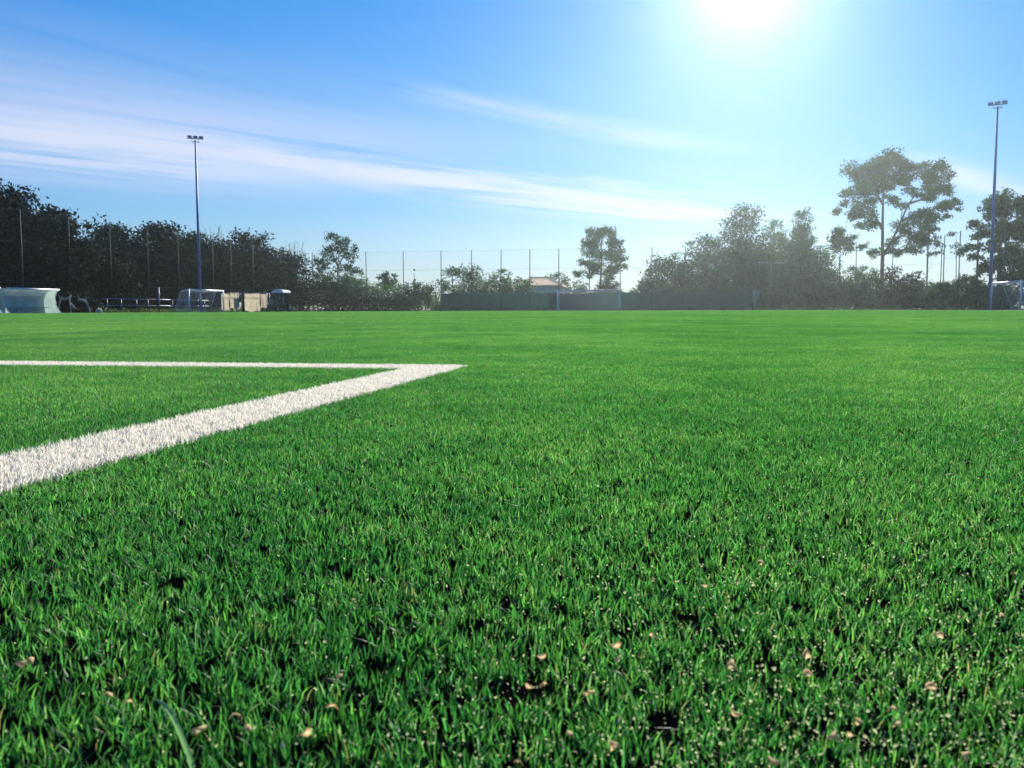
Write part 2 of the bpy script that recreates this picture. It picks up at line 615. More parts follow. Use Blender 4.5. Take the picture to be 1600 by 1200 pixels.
def scatter(name, pts, rots, idx, col, label, kind):
    """one object whose geometry nodes set a turf patch on every point"""
    me = bpy.data.meshes.new(name)
    me.from_pydata([tuple(p) for p in pts], [], [])
    a = me.attributes.new('rot', 'FLOAT_VECTOR', 'POINT')
    a.data.foreach_set('vector', np.array([(0, 0, r) for r in rots], np.float32).ravel())
    a = me.attributes.new('idx', 'INT', 'POINT')
    a.data.foreach_set('value', np.array(idx, np.int32))
    o = bpy.data.objects.new(name, me)
    link(o)
    ng = bpy.data.node_groups.new(name, 'GeometryNodeTree')
    ng.interface.new_socket('Geometry', in_out='INPUT', socket_type='NodeSocketGeometry')
    ng.interface.new_socket('Geometry', in_out='OUTPUT', socket_type='NodeSocketGeometry')
    gi, go = ng.nodes.new('NodeGroupInput'), ng.nodes.new('NodeGroupOutput')
    ci = ng.nodes.new('GeometryNodeCollectionInfo')
    ci.inputs['Collection'].default_value = col
    ci.inputs['Separate Children'].default_value = True
    ci.inputs['Reset Children'].default_value = True
    ip = ng.nodes.new('GeometryNodeInstanceOnPoints')
    ip.inputs['Pick Instance'].default_value = True
    na = ng.nodes.new('GeometryNodeInputNamedAttribute')
    na.data_type = 'INT'
    na.inputs['Name'].default_value = 'idx'
    nr = ng.nodes.new('GeometryNodeInputNamedAttribute')
    nr.data_type = 'FLOAT_VECTOR'
    nr.inputs['Name'].default_value = 'rot'
    lk = ng.links.new
    lk(gi.outputs[0], ip.inputs['Points'])
    lk(ci.outputs[0], ip.inputs['Instance'])
    lk(na.outputs['Attribute'], ip.inputs['Instance Index'])
    lk(nr.outputs['Attribute'], ip.inputs['Rotation'])
    lk(ip.outputs[0], go.inputs[0])
    md = o.modifiers.new('turf', 'NODES')
    md.node_group = ng
    return tag(o, label, kind=kind)


S = 0.48
LW = 0.12
LV0 = (0, 0.35, 0.7, 1.0)
LV1 = (0, 0.6, 1.0)
HN, HX = 0.0038, 0.0094
BW = 0.00072
near = make_protos('turf_near', [dict(seed=10 + i, sx=S, sy=S, dens=220000, wid=BW, hmin=HN, hmax=HX, levels=LV0, tuft=0.006,
                                      holes=1.0) for i in range(3)], M['blade'])
strip = make_protos('turf_strip', [dict(seed=30 + i, sx=S, sy=LW, dens=220000, wid=BW, hmin=HN, hmax=HX, levels=LV0, tuft=0.006)
                                   for i in range(2)], M['blade'])
wstrip = make_protos('white_strip', [dict(seed=40 + i, sx=S, sy=LW, dens=250000, wid=BW * 1.5, hmin=HX * 0.72, hmax=HX * 1.22,
                                          levels=LV0, white=True, tuft=0.006) for i in range(2)], M['white_blade'])
mid = make_protos('turf_mid', [dict(seed=50 + i, sx=4 * S, sy=4 * S, dens=33000, wid=0.0015, hmin=HN, hmax=HX, levels=LV1,
                                    tuft=0.012) for i in range(2)], M['blade'])
far = make_protos('turf_far', [dict(seed=60 + i, sx=16 * S, sy=16 * S, dens=850, wid=0.012, hmin=HN, hmax=HX, levels=LV1,
                                    tuft=0.1) for i in range(2)], M['blade'])
wfar = make_protos('white_far', [dict(seed=70 + i, sx=4 * S, sy=LW, dens=9000, wid=0.003, hmin=HN * 0.8, hmax=HX * 0.95,
                                      levels=LV1, white=True, tuft=0.0) for i in range(2)], M['white_blade'])

rg = random.Random(5)


def cell(pts, rots, idx, a, p, size_p, size_a, k, nvar):
    """patch of size_p (across) x size_a (along) whose low corner is (a, p); k = quarter turns"""
    # patch local x -> +p, local y -> -a at rotation -TH ... use the corner that matches the turn
    base = -TH
    if k == 0:
        o = W(a, p)               # x along +p, y along +a
    elif k == 1:
        o = W(a, p + size_p)      # x along +a, y along -p
    elif k == 2:
        o = W(a + size_a, p + size_p)
    else:
        o = W(a + size_a, p)
    pts.append(o)
    rots.append(base + k * PI / 2)
    idx.append(rg.randrange(nvar))


# near grid: a gap of one line width is left along both arms of the goal-area corner
pts, rots, idx = [], [], []
spts, srots, sidx = [], [], []
NA_, NP_ = 16, 14          # cells beyond and to each side
NB_ = 11                   # cells back towards and behind the camera
a_hi, p_hi, p_lo, a_lo = A0 + NA_ * S, P0 + NP_ * S, P0 - LW - NP_ * S, A0 - LW - NB_ * S
for i in range(-NB_, NA_):
    a = A0 + i * S if i >= 0 else A0 - LW + i * S
    for j in range(-NP_, NP_):
        p = P0 + j * S if j >= 0 else P0 - LW + j * S
        cell(pts, rots, idx, a, p, S, S, rg.randrange(4), 3)
for j in range(0, NP_):                                      # green on the line rows outside the box
    cell(spts, srots, sidx, A0 - LW, P0 + j * S, S, LW, rg.choice((0, 2)), 2)
for i in range(0, NA_):
    cell(spts, srots, sidx, A0 + i * S, P0 - LW, LW, S, rg.choice((1, 3)), 2)
scatter('turf', pts, rots, idx, near, 'green artificial turf blades of the near pitch', 'stuff')
scatter('turf', spts, srots, sidx, strip, 'green artificial turf blades continuing the line rows', 'stuff')

# white lines of the near goal area
pts, rots, idx = [], [], []
for j in range(38):
    cell(pts, rots, idx, A0 - LW, P0 - (j + 1) * S, S, LW, rg.choice((0, 2)), 2)
for i in range(11):
    cell(pts, rots, idx, A0 - LW - (i + 1) * S, P0 - LW, LW, S, rg.choice((1, 3)), 2)
scatter('goal_area_line', pts, rots, idx, wstrip, 'white turf line turning the corner of the goal area', 'structure')

# middle and far turf
pts, rots, idx = [], [], []
mA, mP = 4 * S, 4 * S
inner = (a_lo, a_hi, p_lo, p_hi)
a = a_hi
while a < a_hi + 15 * mA:
    for j in range(-14, 14):
        cell(pts, rots, idx, a, p_lo + (p_hi - p_lo) / 2 + j * mP, mP, mA, rg.randrange(4), 2)
    a += mA
a_mid = a
pm0, pm1 = p_lo + (p_hi - p_lo) / 2 - 14 * mP, p_lo + (p_hi - p_lo) / 2 + 14 * mP
for side in (-1, 1):
    for j in range(11):
        p = p_hi + j * mP if side > 0 else p_lo - (j + 1) * mP
        a = a_hi - mA
        while a > a_lo - mA:
            cell(pts, rots, idx, a, p, mP, mA, rg.randrange(4), 2)
            a -= mA
scatter('turf', pts, rots, idx, mid, 'green artificial turf blades of the middle pitch', 'stuff')
pts, rots, idx = [], [], []
fS = 16 * S
a = a_mid
while a < 112:
    p = -10 - 5 * fS
    while p < 26:
        if p + fS < 27:
            cell(pts, rots, idx, a, p, fS, fS, rg.randrange(4), 2)
        p += fS
    a += fS
a = a_mid - fS
while a > -6:
    for p in (pm0 - fS, pm1, pm0 - 2 * fS, pm0 - 3 * fS):
        if p > -49 and p + fS < 38:
            cell(pts, rots, idx, a, p, fS, fS, rg.randrange(4), 2)
    a -= fS
scatter('turf', pts, rots, idx, far, 'green artificial turf blades of the far pitch', 'stuff')


def line(name, label, segs):
    pts, rots, idx = [], [], []
    st = 4 * S
    for (a0, p0, a1, p1) in segs:
        n = max(1, int(round(math.hypot(a1 - a0, p1 - p0) / st)))
        for i in range(n):
            f = i / n
            a, p = a0 + (a1 - a0) * f, p0 + (p1 - p0) * f
            if abs(p1 - p0) > abs(a1 - a0):
                cell(pts, rots, idx, a, min(p, p0 + (p1 - p0) * (i + 1) / n), st, LW, 0, 2)
            else:
                cell(pts, rots, idx, min(a, a0 + (a1 - a0) * (i + 1) / n), p, LW, st, 1, 2)
    return scatter(name, pts, rots, idx, wfar, label, 'structure')


PC = -10.0
line('penalty_area_line', 'white line along the front of the near penalty area',
     [(A0 + 11, PC - 20.2, A0 + 11, PC + 20.2), (A_NEAR, PC + 20.2, A0 + 11, PC + 20.2), (A_NEAR, PC - 20.2, A0 + 11, PC - 20.2)])
line('touch_line', 'white touch line along the left side of the pitch', [(A_NEAR, P_L, A_FAR, P_L)])
line('touch_line', 'white touch line along the right side of the pitch', [(A_NEAR, P_R, A_FAR, P_R)])
line('halfway_line', 'white halfway line across the pitch', [((A_NEAR + A_FAR) / 2, P_L, (A_NEAR + A_FAR) / 2, P_R)])
line('goal_line', 'white goal line and boxes at the far end', [(A_FAR, P_L, A_FAR, P_R), (A_FAR - 16.5, PC - 20, A_FAR - 16.5, PC + 20)])


# ------------------------------------------------------------------ trees
def lobe_points(rng, lobes, n, shell=0.55):
    """points spread through ellipsoid lobes, each broken into smaller sprays, denser towards their outside"""
    src = lobes
    lobes, own = [], []
    for i, (c, r) in enumerate(src):
        c, r = np.array(c, float), np.array(r, float)
        for k in range(7):
            d = rng.normal(size=3)
            d /= np.linalg.norm(d)
            lobes.append((c + d * r * rng.uniform(0.25, 0.8), r * rng.uniform(0.40, 0.68)))
            own.append(i)
    own = np.array(own)
    vol = np.array([l[1][0] * l[1][1] * l[1][2] for l in lobes]) ** 0.75
    pick = rng.choice(len(lobes), n, p=vol / vol.sum())
    c = np.array([l[0] for l in lobes])[pick]
    r = np.array([l[1] for l in lobes])[pick]
    d = rng.normal(size=(n, 3))
    d /= np.linalg.norm(d, axis=1)[:, None]
    rad = rng.random(n) ** shell
    # uneven outline: lumps on the lobe surface
    ph = rng.random((6, 3)) * 6
    lump = sum(np.sin(d @ rng.normal(0, 3.2, 3) + ph[k, 0] + pick * 1.7) for k in range(6)) / 6
    rad = rad * (0.86 + 0.34 * lump) * (1 + 0.2 * np.abs(rng.normal(size=n)))
    return c + d * r * rad[:, None], d, own[pick]


def leaf_mesh(name, rng, P, size, cols, mat, elong=1.6, droop=0.0):
    n = len(P)
    u = rng.normal(size=(n, 3))
    u[:, 2] -= droop
    u /= np.linalg.norm(u, axis=1)[:, None]
    w = np.cross(u, rng.normal(size=(n, 3)))
    w /= np.linalg.norm(w, axis=1)[:, None] + 1e-9
    s = size * rng.uniform(0.55, 1.35, (n, 1))
    a, b = u * s * elong * 0.5, w * s * 0.5
    V = np.stack([P - a, P + b * 0.9 - a * 0.1, P + a, P - b * 0.9 - a * 0.1], 1).reshape(-1, 3)
    loops = np.arange(n * 4)
    col = np.ones((n, 4, 4))
    col[:, :, :3] = cols[:, None, :]
    return np_mesh(name, V, loops, np.arange(n) * 4, np.full(n, 4), mat, col.reshape(-1, 4))


PAL = {
    'oak': np.array([(0.010, 0.018, 0.008), (0.015, 0.024, 0.011), (0.030, 0.042, 0.022), (0.008, 0.014, 0.007)]),
    'pine': np.array([(0.024, 0.070, 0.034), (0.030, 0.084, 0.040), (0.042, 0.098, 0.046), (0.022, 0.060, 0.034)]),
    'shrub': np.array([(0.038, 0.096, 0.036), (0.050, 0.110, 0.044), (0.070, 0.118, 0.050), (0.030, 0.084, 0.040)]),
}
MATK = {'oak': 'oak_leaf', 'pine': 'pine_leaf', 'shrub': 'shrub_leaf'}


def limb(mb, p0, p1, r0, r1, rng, wob=0.08, n=6, seg=5):
    p0, p1 = np.array(p0, float), np.array(p1, float)
    L = np.linalg.norm(p1 - p0)
    pts = []
    for i in range(seg + 1):
        t_ = i / seg
        p = p0 + (p1 - p0) * t_
        if 0 < i < seg:
            p = p + rng.normal(0, wob * L * 0.35, 3)
        p = p + np.array((0, 0, L * 0.10 * math.sin(PI * t_)))
        pts.append(p)
    mb.tube(pts, [r0 + (r1 - r0) * i / seg for i in range(seg + 1)], n)


def crown_tree(name, label, cat, px, top, hw, Y, kind='oak', seed=0, base=None, n=9000, size=0.2, trunk_r=None,
               lobes=None, nl=16, gap=0.8, group=None, depth=0.9, low=0.0, shape='round'):
    """a tree whose crown spans px +- hw (photo pixels at distance Y), up to 'top'"""
    rng = np.random.default_rng(seed + 1000)
    X = gx(px, Y)
    H = zh(px, top, Y)
    hwm = hw * Y / F
    root = thing(name, label, cat, (X, Y, 0), 0, group)
    if lobes is None:
        lobes = []
        z0 = H * low
        for i in range(nl):
            t_ = (i + 0.5) / nl
            z = z0 + (H - z0) * (0.10 + 0.80 * t_)
            if shape == 'round':
                prof = math.sqrt(max(0.05, 1 - (2 * t_ - 0.85) ** 2 * 0.8)) if t_ > 0.4 else 1.0
            elif shape == 'cone':
                prof = 1.05 - 0.85 * t_
            else:
                prof = 0.8
            ang = i * 2.39996 + rng.uniform(-0.4, 0.4)
            rr = hwm * prof * rng.uniform(0.35, 0.72)
            if i == nl - 1:
                rr *= 0.35
            lr = hwm * gap * rng.uniform(0.42, 0.66) * (0.55 + 0.45 * prof)
            lz = min(lr * rng.uniform(0.7, 1.0), max(0.2, (H - z) * 1.02))
            lobes.append(((rr * math.cos(ang), rr * math.sin(ang) * depth, z), (lr, lr, lz)))
        lobes.append(((0, 0, z0 + (H - z0) * 0.45), (hwm * 0.55, hwm * 0.5, (H - z0) * 0.36)))
    P, d, pick = lobe_points(rng, lobes, n)
    zlo = H * low
    ztop = np.quantile(P[:, 2], 0.997)
    P[:, 2] = zlo + (P[:, 2] - zlo) * (H - zlo) / max(0.1, ztop - zlo)
    P[:, :2] *= hwm / np.quantile(np.abs(P[:, 0]), 0.97)
    P[:, 2] = np.maximum(P[:, 2], 0.05 + 0.2 * rng.random(n))
    pal = PAL[kind]
    lc = rng.uniform(0.6, 1.4, len(lobes))[pick]
    cols = pal[rng.integers(0, len(pal), n)] * (lc * rng.uniform(0.9, 1.12, n))[:, None]
    me = leaf_mesh('crown', rng, P, size, cols, M[MATK[kind]])
    o = bpy.data.objects.new('crown', me)
    link(o, root)
    o['kind'] = 'stuff'
    mb = MB()
    tr = trunk_r or max(0.07, H * 0.022)
    zt = max(H * 0.55, low * H + 0.3)
    mb.tube([(0, 0, -0.1), (rng.normal(0, .06), rng.normal(0, .06), zt * 0.35), (rng.normal(0, .12), rng.normal(0, .12), zt * 0.7), (0, 0, zt),
             (0, 0, H * 0.86)], [tr * 1.25, tr, tr * 0.8, tr * 0.6, tr * 0.15], 8)
    for c, r in lobes[::1]:
        zb = min(zt, max(0.25 * zt, c[2] * 0.62))
        limb(mb, (0, 0, zb), c, tr * 0.42, tr * 0.10, rng)
    mb.build('trunk', M['bark'], root, smooth=True)
    return root


# left: dark evergreen oaks behind the side net
G1 = 'dark evergreen oaks behind the left net posts'
for i, (px, top, hw, Y, nn, lab) in enumerate([
    (8, 297, 70, 76, 15000, 'tallest dark evergreen oak at the left edge behind the dugout'),
    (92, 326, 50, 80, 11000, 'dark evergreen oak just right of the tallest oak at left'),
    (180, 351, 52, 95, 11000, 'dark evergreen oak behind the rounded bush at left'),
    (255, 350, 50, 98, 11000, 'dark evergreen oak left of the left floodlight mast'),
    (312, 366, 44, 104, 9000, 'dark evergreen oak directly behind the left floodlight mast'),
    (380, 364, 52, 112, 11000, 'dark evergreen oak above the pale stall'),
    (440, 393, 40, 118, 8000, 'low dark evergreen oak at the right end of the oak row'),
]):
    crown_tree('oak_tree', lab, 'tree', px, top, hw * 1.2, Y, 'oak', seed=i + 3, n=int(nn * 1.9), size=0.205, group=G1, nl=26, gap=1.0)
crown_tree('round_bush', 'rounded dark bush in front of the oaks beside the low rails', 'bush', 176, 404, 42, 82, 'oak', 21, n=7000,
           size=0.17, gap=1.05)
crown_tree('tall_shrub', 'tall loose shrub with paler leaves just right of the dugout', 'shrub', 118, 372, 30, 75, 'oak', 22, n=4200, size=0.16,
           gap=0.9)
crown_tree('low_bush', 'low dark bush at the foot of the oaks by the dugout', 'bush', 112, 455, 34, 72, 'oak', 23, n=2600, size=0.12, gap=1.0, nl=9)
crown_tree('low_bush', 'low dark bush behind the left goal', 'bush', 300, 448, 46, 95, 'oak', 24, n=4000, size=0.16, gap=1.0, nl=10)
crown_tree('low_bush', 'low dark bush behind the low rails left of the goal', 'bush', 226, 450, 40, 92, 'oak', 25, n=3600, size=0.16, gap=1.0, nl=10)
crown_tree('low_bush', 'low dark bush right of the small tractor', 'bush', 462, 440, 24, 108, 'oak', 26, n=2600, size=0.16, gap=1.0, nl=9)


def bare_tree(label, px, top, hw, Y, seed):
    rng = np.random.default_rng(seed)
    X, H, hwm = gx(px, Y), zh(px, top, Y), hw * Y / F
    root = thing('bare_tree', label, 'tree', (X, Y, 0), 0, 'bare trees behind the oaks')
    mb = MB()
    mb.tube([(0, 0, -0.1), (0.1, 0, H * 0.3), (0, 0, H * 0.55)], [0.14, 0.1, 0.07], 6)
    tw = MB()
    for k in range(16):
        a = k * 2.4 + rng.uniform(-.3, .3)
        e = np.array((math.cos(a) * hwm * rng.uniform(.4, 1), math.sin(a) * hwm * rng.uniform(.4, 1), H * rng.uniform(.72, 1.0)))
        b = np.array((0, 0, H * rng.uniform(.3, .55)))
        limb(mb, b, e, 0.05, 0.012, rng, 0.1, 5, 4)
        for q_ in range(9):
            f = rng.uniform(.35, 1)
            s_ = b + (e - b) * f
            d = rng.normal(0, hwm * .22, 3)
            d[2] = abs(d[2]) + .3
            limb(tw, s_, s_ + d, 0.016, 0.006, rng, 0.1, 3, 2)
    mb.build('trunk', M['twig'], root)
    tw.build('twigs', M['twig'], root)


bare_tree('leafless tree showing above the oaks right of the left mast', 338, 348, 24, 128, 5)
bare_tree('leafless tree at the right end of the oak row', 462, 376, 26, 130, 6)

# middle: airy tree and scrub between the oaks and the green screen
G2 = 'scrub behind the end fence'
crown_tree('scrub_bush', 'greyish scrub under the airy tree left of centre', 'bush', 497, 425, 34, 126, 'shrub', 30, n=4200, size=0.2, group=G2)
crown_tree('scrub_bush', 'broad scrub bush right of the airy tree trunk', 'bush', 552, 432, 40, 126, 'shrub', 31, n=4600, size=0.2, group=G2)
crown_tree('scrub_bush', 'low scrub bush under the small round tree', 'bush', 607, 446, 36, 124, 'shrub', 32, n=3600, size=0.19, group=G2)
crown_tree('scrub_bush', 'low scrub bush just left of the green screen', 'bush', 655, 441, 36, 126, 'shrub', 33, n=3800, size=0.19, group=G2)
crown_tree('scrub_bush', 'dark low scrub at the foot of the airy tree', 'bush', 560, 462, 60, 121, 'oak', 34, n=4200, size=0.16, group=G2)
crown_tree('small_round_tree', 'small round-headed tree between the net posts left of centre', 'tree', 606, 424, 17, 140, 'shrub', 35, n=1500, size=0.2,
           low=0.55, nl=8)


def pine(name, label, Y, trunk, clumps, kind='pine', n=4000, size=0.17, seed=0, limbs=(), tr=0.16, flat=0.62):
    """tree with hand-set boughs: trunk / limbs are pixel polylines, clumps (px, py, rx, ry[, dy])"""
    rng = np.random.default_rng(seed)
    b = at(trunk[0][0], trunk[0][1], Y)
    root = thing(name, label, 'tree', (b.x, Y, 0))

    def loc(px, py, dy=0.0):
        v = at(px, py, Y)
        return (v.x - b.x, dy, v.z)
    lobes = []
    for c in clumps:
        dy = c[4] if len(c) > 4 else rng.uniform(-1, 1) * c[2] * Y / F * 0.9
        rx, rz = c[2] * Y / F, c[3] * Y / F
        rz = max(rz * 1.2, 0.7 * rx)
        lobes.append((loc(c[0], c[1], dy), (rx * 1.3, rx * 1.25, rz * 1.12)))
    P, d, pick = lobe_points(rng, lobes, n, 0.5)
    P[:, 2] = np.maximum(P[:, 2], 0.1)
    pal = PAL[kind]
    lc = rng.uniform(0.6, 1.4, len(lobes))[pick]
    cols = pal[rng.integers(0, len(pal), n)] * (lc * rng.uniform(0.9, 1.12, n))[:, None]
    o = bpy.data.objects.new('crown', leaf_mesh('crown', rng, P, size, cols, M[MATK[kind]], 1.9))
    link(o, root)
    o['kind'] = 'stuff'
    mb = MB()
    tp = [np.array(loc(*q_)) for q_ in trunk]
    tp[0][2] = -0.1
    mb.tube(tp, [tr * (1.1 - 0.85 * i / (len(tp) - 1)) for i in range(len(tp))], 8)
    allp = list(tp[1:])
    for lp in limbs:
        q_ = [np.array(loc(*v)) for v in lp]
        mb.tube(q_, [tr * (0.62 - 0.5 * i / (len(q_) - 1)) for i in range(len(q_))], 6)
        allp += q_[1:]
    allp = np.array(allp)
    for c, r in lobes:
        c = np.array(c)
        cand = allp[allp[:, 2] < c[2] + 0.2]
        cand = cand if len(cand) else allp
        k = np.argmin(np.linalg.norm(cand - c, axis=1) + (c[2] - cand[:, 2]) * 0.2)
        limb(mb, cand[k], c, tr * 0.24, tr * 0.07, rng, 0.1)
        for _ in range(3):
            limb(mb, c - np.array((0, 0, r[2] * .3)), c + rng.normal(0, .6, 3) * np.array(r), tr * 0.09, tr * 0.03, rng, 0.1, 4, 3)
    mb.build('trunk', M['bark'], root, smooth=True)
    return root


pine('airy_tree', 'airy open tree with forked trunk left of the net posts', 132,
     [(527, 486), (527, 450), (528, 425), (527, 410)],
     [(520, 372, 12, 8), (540, 378, 9, 10), (512, 390, 12, 10), (537, 392, 12, 10), (553, 390, 6, 10), (502, 408, 12, 8), (518, 404, 10, 8),
      (545, 402, 11, 6), (512, 418, 10, 6), (540, 420, 14, 7), (556, 424, 10, 6), (500, 422, 8, 5), (528, 382, 8, 8), (510, 433, 15, 9), (542, 437, 18, 9), (526, 450, 22, 12), (500, 450, 14, 10), (556, 450, 16, 10), (528, 466, 26, 12)],
     'pine', 7500, 0.19, 41, [[(527, 415), (521, 400), (516, 385), (520, 374)], [(528, 415), (536, 402), (544, 390), (542, 380)]], 0.17)
crown_tree('cypress', 'thin cypress spire far behind the net posts', 'tree', 648, 421, 4, 170, 'oak', 36, n=700, size=0.16, shape='cone', nl=8, gap=0.9)

# shrubs behind the green screen, left of the villa
G3 = 'shrubs behind the green screen'
crown_tree('screen_shrub', 'tallest shrub behind the left end of the green screen', 'bush', 724, 416, 36, 127, 'shrub', 50, n=5200, size=0.19, group=G3)
crown_tree('screen_shrub', 'narrow shrub behind the green screen, second from its left end', 'bush', 786, 421, 19, 128, 'shrub', 51, n=2600, size=0.18, group=G3)
crown_tree('screen_shrub', 'shrub against the left side of the villa', 'bush', 812, 434, 25, 126, 'shrub', 52, n=2800, size=0.18, group=G3)
crown_tree('screen_shrub', 'low shrub between the two taller shrubs left of the villa', 'bush', 760, 428, 25, 130, 'shrub', 53, n=2600, size=0.18, group=G3)
crown_tree('villa_tree', 'bushy tree rising behind the villa roof', 'tree', 874, 426, 22, 158, 'shrub', 54, n=2600, size=0.22)
crown_tree('villa_bush', 'small bush right of the villa', 'bush', 905, 438, 14, 134, 'shrub', 55, n=1400, size=0.18)

pine('pine_tree', 'pale hazy pine right of the villa behind the far goal', 138,
     [(938, 487), (938, 455), (939, 430), (940, 400), (940, 372)],
     [(938, 362, 13, 9), (922, 366, 10, 9), (955, 365, 9, 9), (930, 378, 14, 10), (953, 380, 14, 10), (968, 385, 9, 10), (916, 380, 8, 8),
      (925, 396, 14, 9), (950, 400, 16, 9), (972, 402, 10, 8), (912, 410, 10, 6), (934, 414, 14, 8), (960, 418, 14, 6), (904, 427, 10, 4),
      (924, 428, 12, 6), (952, 430, 14, 6), (975, 415, 8, 5)], 'shrub', 9000, 0.185, 61, [], 0.2)  # lighter leaf colours put the distance haze into this crown
crown_tree('screen_shrub', 'dark bush at the foot of the hazy pine', 'bush', 948, 437, 28, 128, 'shrub', 56, n=3600, size=0.19, group=G3)
crown_tree('screen_shrub', 'low bush behind the screen right of the far goal', 'bush', 1010, 436, 24, 124, 'shrub', 57, n=2800, size=0.19, group=G3)

# right: the wood behind the end fence
G4 = 'trees of the wood behind the end fence'
for i, (px, top, hw, Y, nn, kind, shape, lab) in enumerate([
    (1050, 397, 42, 125, 7000, 'pine', 'round', 'low tree at the left slope of the wood'),
    (1102, 368, 40, 128, 7500, 'pine', 'round', 'round tree left of the tallest tree of the wood'),
    (1156, 322, 46, 130, 11000, 'pine', 'round', 'tallest rounded tree of the wood behind the green screen'),
    (1206, 345, 26, 136, 4500, 'shrub', 'round', 'paler tree between the rounded tree and the pointed tree'),
    (1252, 330, 30, 130, 6000, 'pine', 'cone', 'pointed tree at the right of the wood'),
    (1232, 366, 44, 126, 7500, 'shrub', 'round', 'bushy tree in front of the pointed tree'),
    (1180, 385, 46, 124, 7500, 'pine', 'round', 'dark tree behind the twin lamp post'),
    (1275, 385, 34, 122, 5500, 'shrub', 'round', 'bushy tree at the right slope of the wood'),
]):
    crown_tree('wood_tree', lab, 'tree', px, top, hw * 1.12, Y, kind, 70 + i, n=int(nn * 1.2), size=0.21, group=G4, shape=shape, nl=20, gap=1.05)

crown_tree('understorey_bush', 'bush left of the small pine', 'bush', 1290, 425, 34, 119, 'shrub', 90, n=4200, size=0.19)
crown_tree('understorey_bush', 'olive green bush left of the tall pine trunk', 'bush', 1345, 416, 34, 117, 'shrub', 91, n=4600, size=0.19)
crown_tree('understorey_bush', 'dark bush against the tall pine trunk', 'bush', 1402, 418, 38, 115, 'oak', 92, n=5200, size=0.19)
crown_tree('understorey_bush', 'bush right of the tall pine trunk', 'bush', 1440, 438, 30, 112, 'shrub', 93, n=3600, size=0.18)
crown_tree('understorey_bush', 'bush between the thin net posts at right', 'bush', 1478, 440, 30, 106, 'shrub', 94, n=3600, size=0.18)
crown_tree('understorey_bush', 'bush left of the right floodlight mast', 'bush', 1515, 430, 32, 100, 'shrub', 95, n=4000, size=0.18)
crown_tree('understorey_bush', 'low bush behind the right goal', 'bush', 1562, 446, 36, 90, 'shrub', 96, n=3800, size=0.17)
pine('small_pine', 'small slim pine left of the tall pine', 118, [(1311, 487), (1312, 440), (1312, 405), (1315, 375)],
     [(1315, 364, 12, 8), (1305, 375, 11, 8), (1326, 374, 12, 8), (1318, 385, 16, 8), (1304, 390, 8, 5), (1332, 388, 8, 5)],
     'pine', 2000, 0.18, 62, [], 0.12)
pine('tall_pine', 'tall umbrella pine with forked trunk right of the wood', 118,
     [(1378, 487), (1378, 440), (1379, 400), (1379, 350), (1380, 310), (1382, 280)],
     [(1388, 250, 24, 12), (1410, 252, 18, 12), (1362, 258, 22, 10), (1338, 264, 18, 9), (1330, 276, 12, 8), (1352, 274, 20, 10), (1378, 272, 24, 12),
      (1404, 270, 20, 12), (1420, 262, 10, 8), (1366, 292, 20, 9), (1345, 290, 14, 8), (1395, 288, 16, 8), (1412, 285, 10, 7),
      (1449, 262, 16, 9), (1470, 262, 14, 10), (1480, 275, 9, 10), (1455, 278, 18, 10), (1442, 290, 12, 10), (1468, 292, 16, 10), (1478, 300, 10, 9),
      (1425, 300, 14, 7), (1452, 305, 14, 8), (1492, 316, 9, 7), (1478, 320, 12, 8), (1495, 326, 7, 4), (1460, 322, 14, 7),
      (1328, 300, 12, 5), (1345, 306, 14, 5), (1322, 318, 10, 4), (1340, 322, 16, 5), (1312, 331, 9, 5), (1330, 337, 14, 5), (1352, 335, 14, 5),
      (1366, 318, 14, 6), (1395, 312, 14, 6), (1410, 322, 10, 5), (1440, 335, 18, 6), (1462, 338, 14, 6), (1480, 340, 9, 5), (1430, 348, 14, 6),
      (1450, 352, 14, 5), (1410, 360, 16, 6), (1425, 372, 16, 6), (1400, 376, 14, 5), (1446, 368, 12, 5), (1360, 350, 12, 5), (1345, 352, 10, 4), (1398, 395, 12, 6), (1420, 390, 14, 6), (1440, 382, 10, 5), (1365, 395, 12, 7), (1350, 385, 9, 5), (1460, 360, 10, 5)],
     'pine', 30000, 0.175, 63,
     [[(1379, 402), (1396, 372), (1408, 345), (1420, 318), (1434, 300), (1445, 288)], [(1379, 360), (1366, 335), (1350, 320), (1335, 312)],
      [(1380, 320), (1368, 300), (1355, 285)], [(1408, 345), (1430, 336), (1460, 326)], [(1420, 318), (1440, 312), (1470, 300)],
      [(1392, 378), (1415, 366), (1440, 360)]], 0.30)
pine('slim_tree', 'slim sparse tree between the tall pine and the right mast', 110, [(1448, 487), (1448, 440), (1449, 390), (1450, 362)],
     [(1450, 366, 12, 7), (1440, 378, 10, 6), (1460, 376, 10, 6), (1466, 385, 8, 5), (1436, 392, 9, 5), (1456, 394, 10, 5)], 'pine', 900, 0.16, 64, [], 0.09)
pine('slim_tree', 'slim sparse tree left of the right mast with a tuft at mid height', 104, [(1494, 487), (1494, 440), (1494, 395), (1494, 370)],
     [(1490, 386, 8, 4), (1498, 392, 9, 4), (1486, 366, 6, 4), (1508, 388, 8, 4)], 'pine', 420, 0.15, 65, [], 0.07)
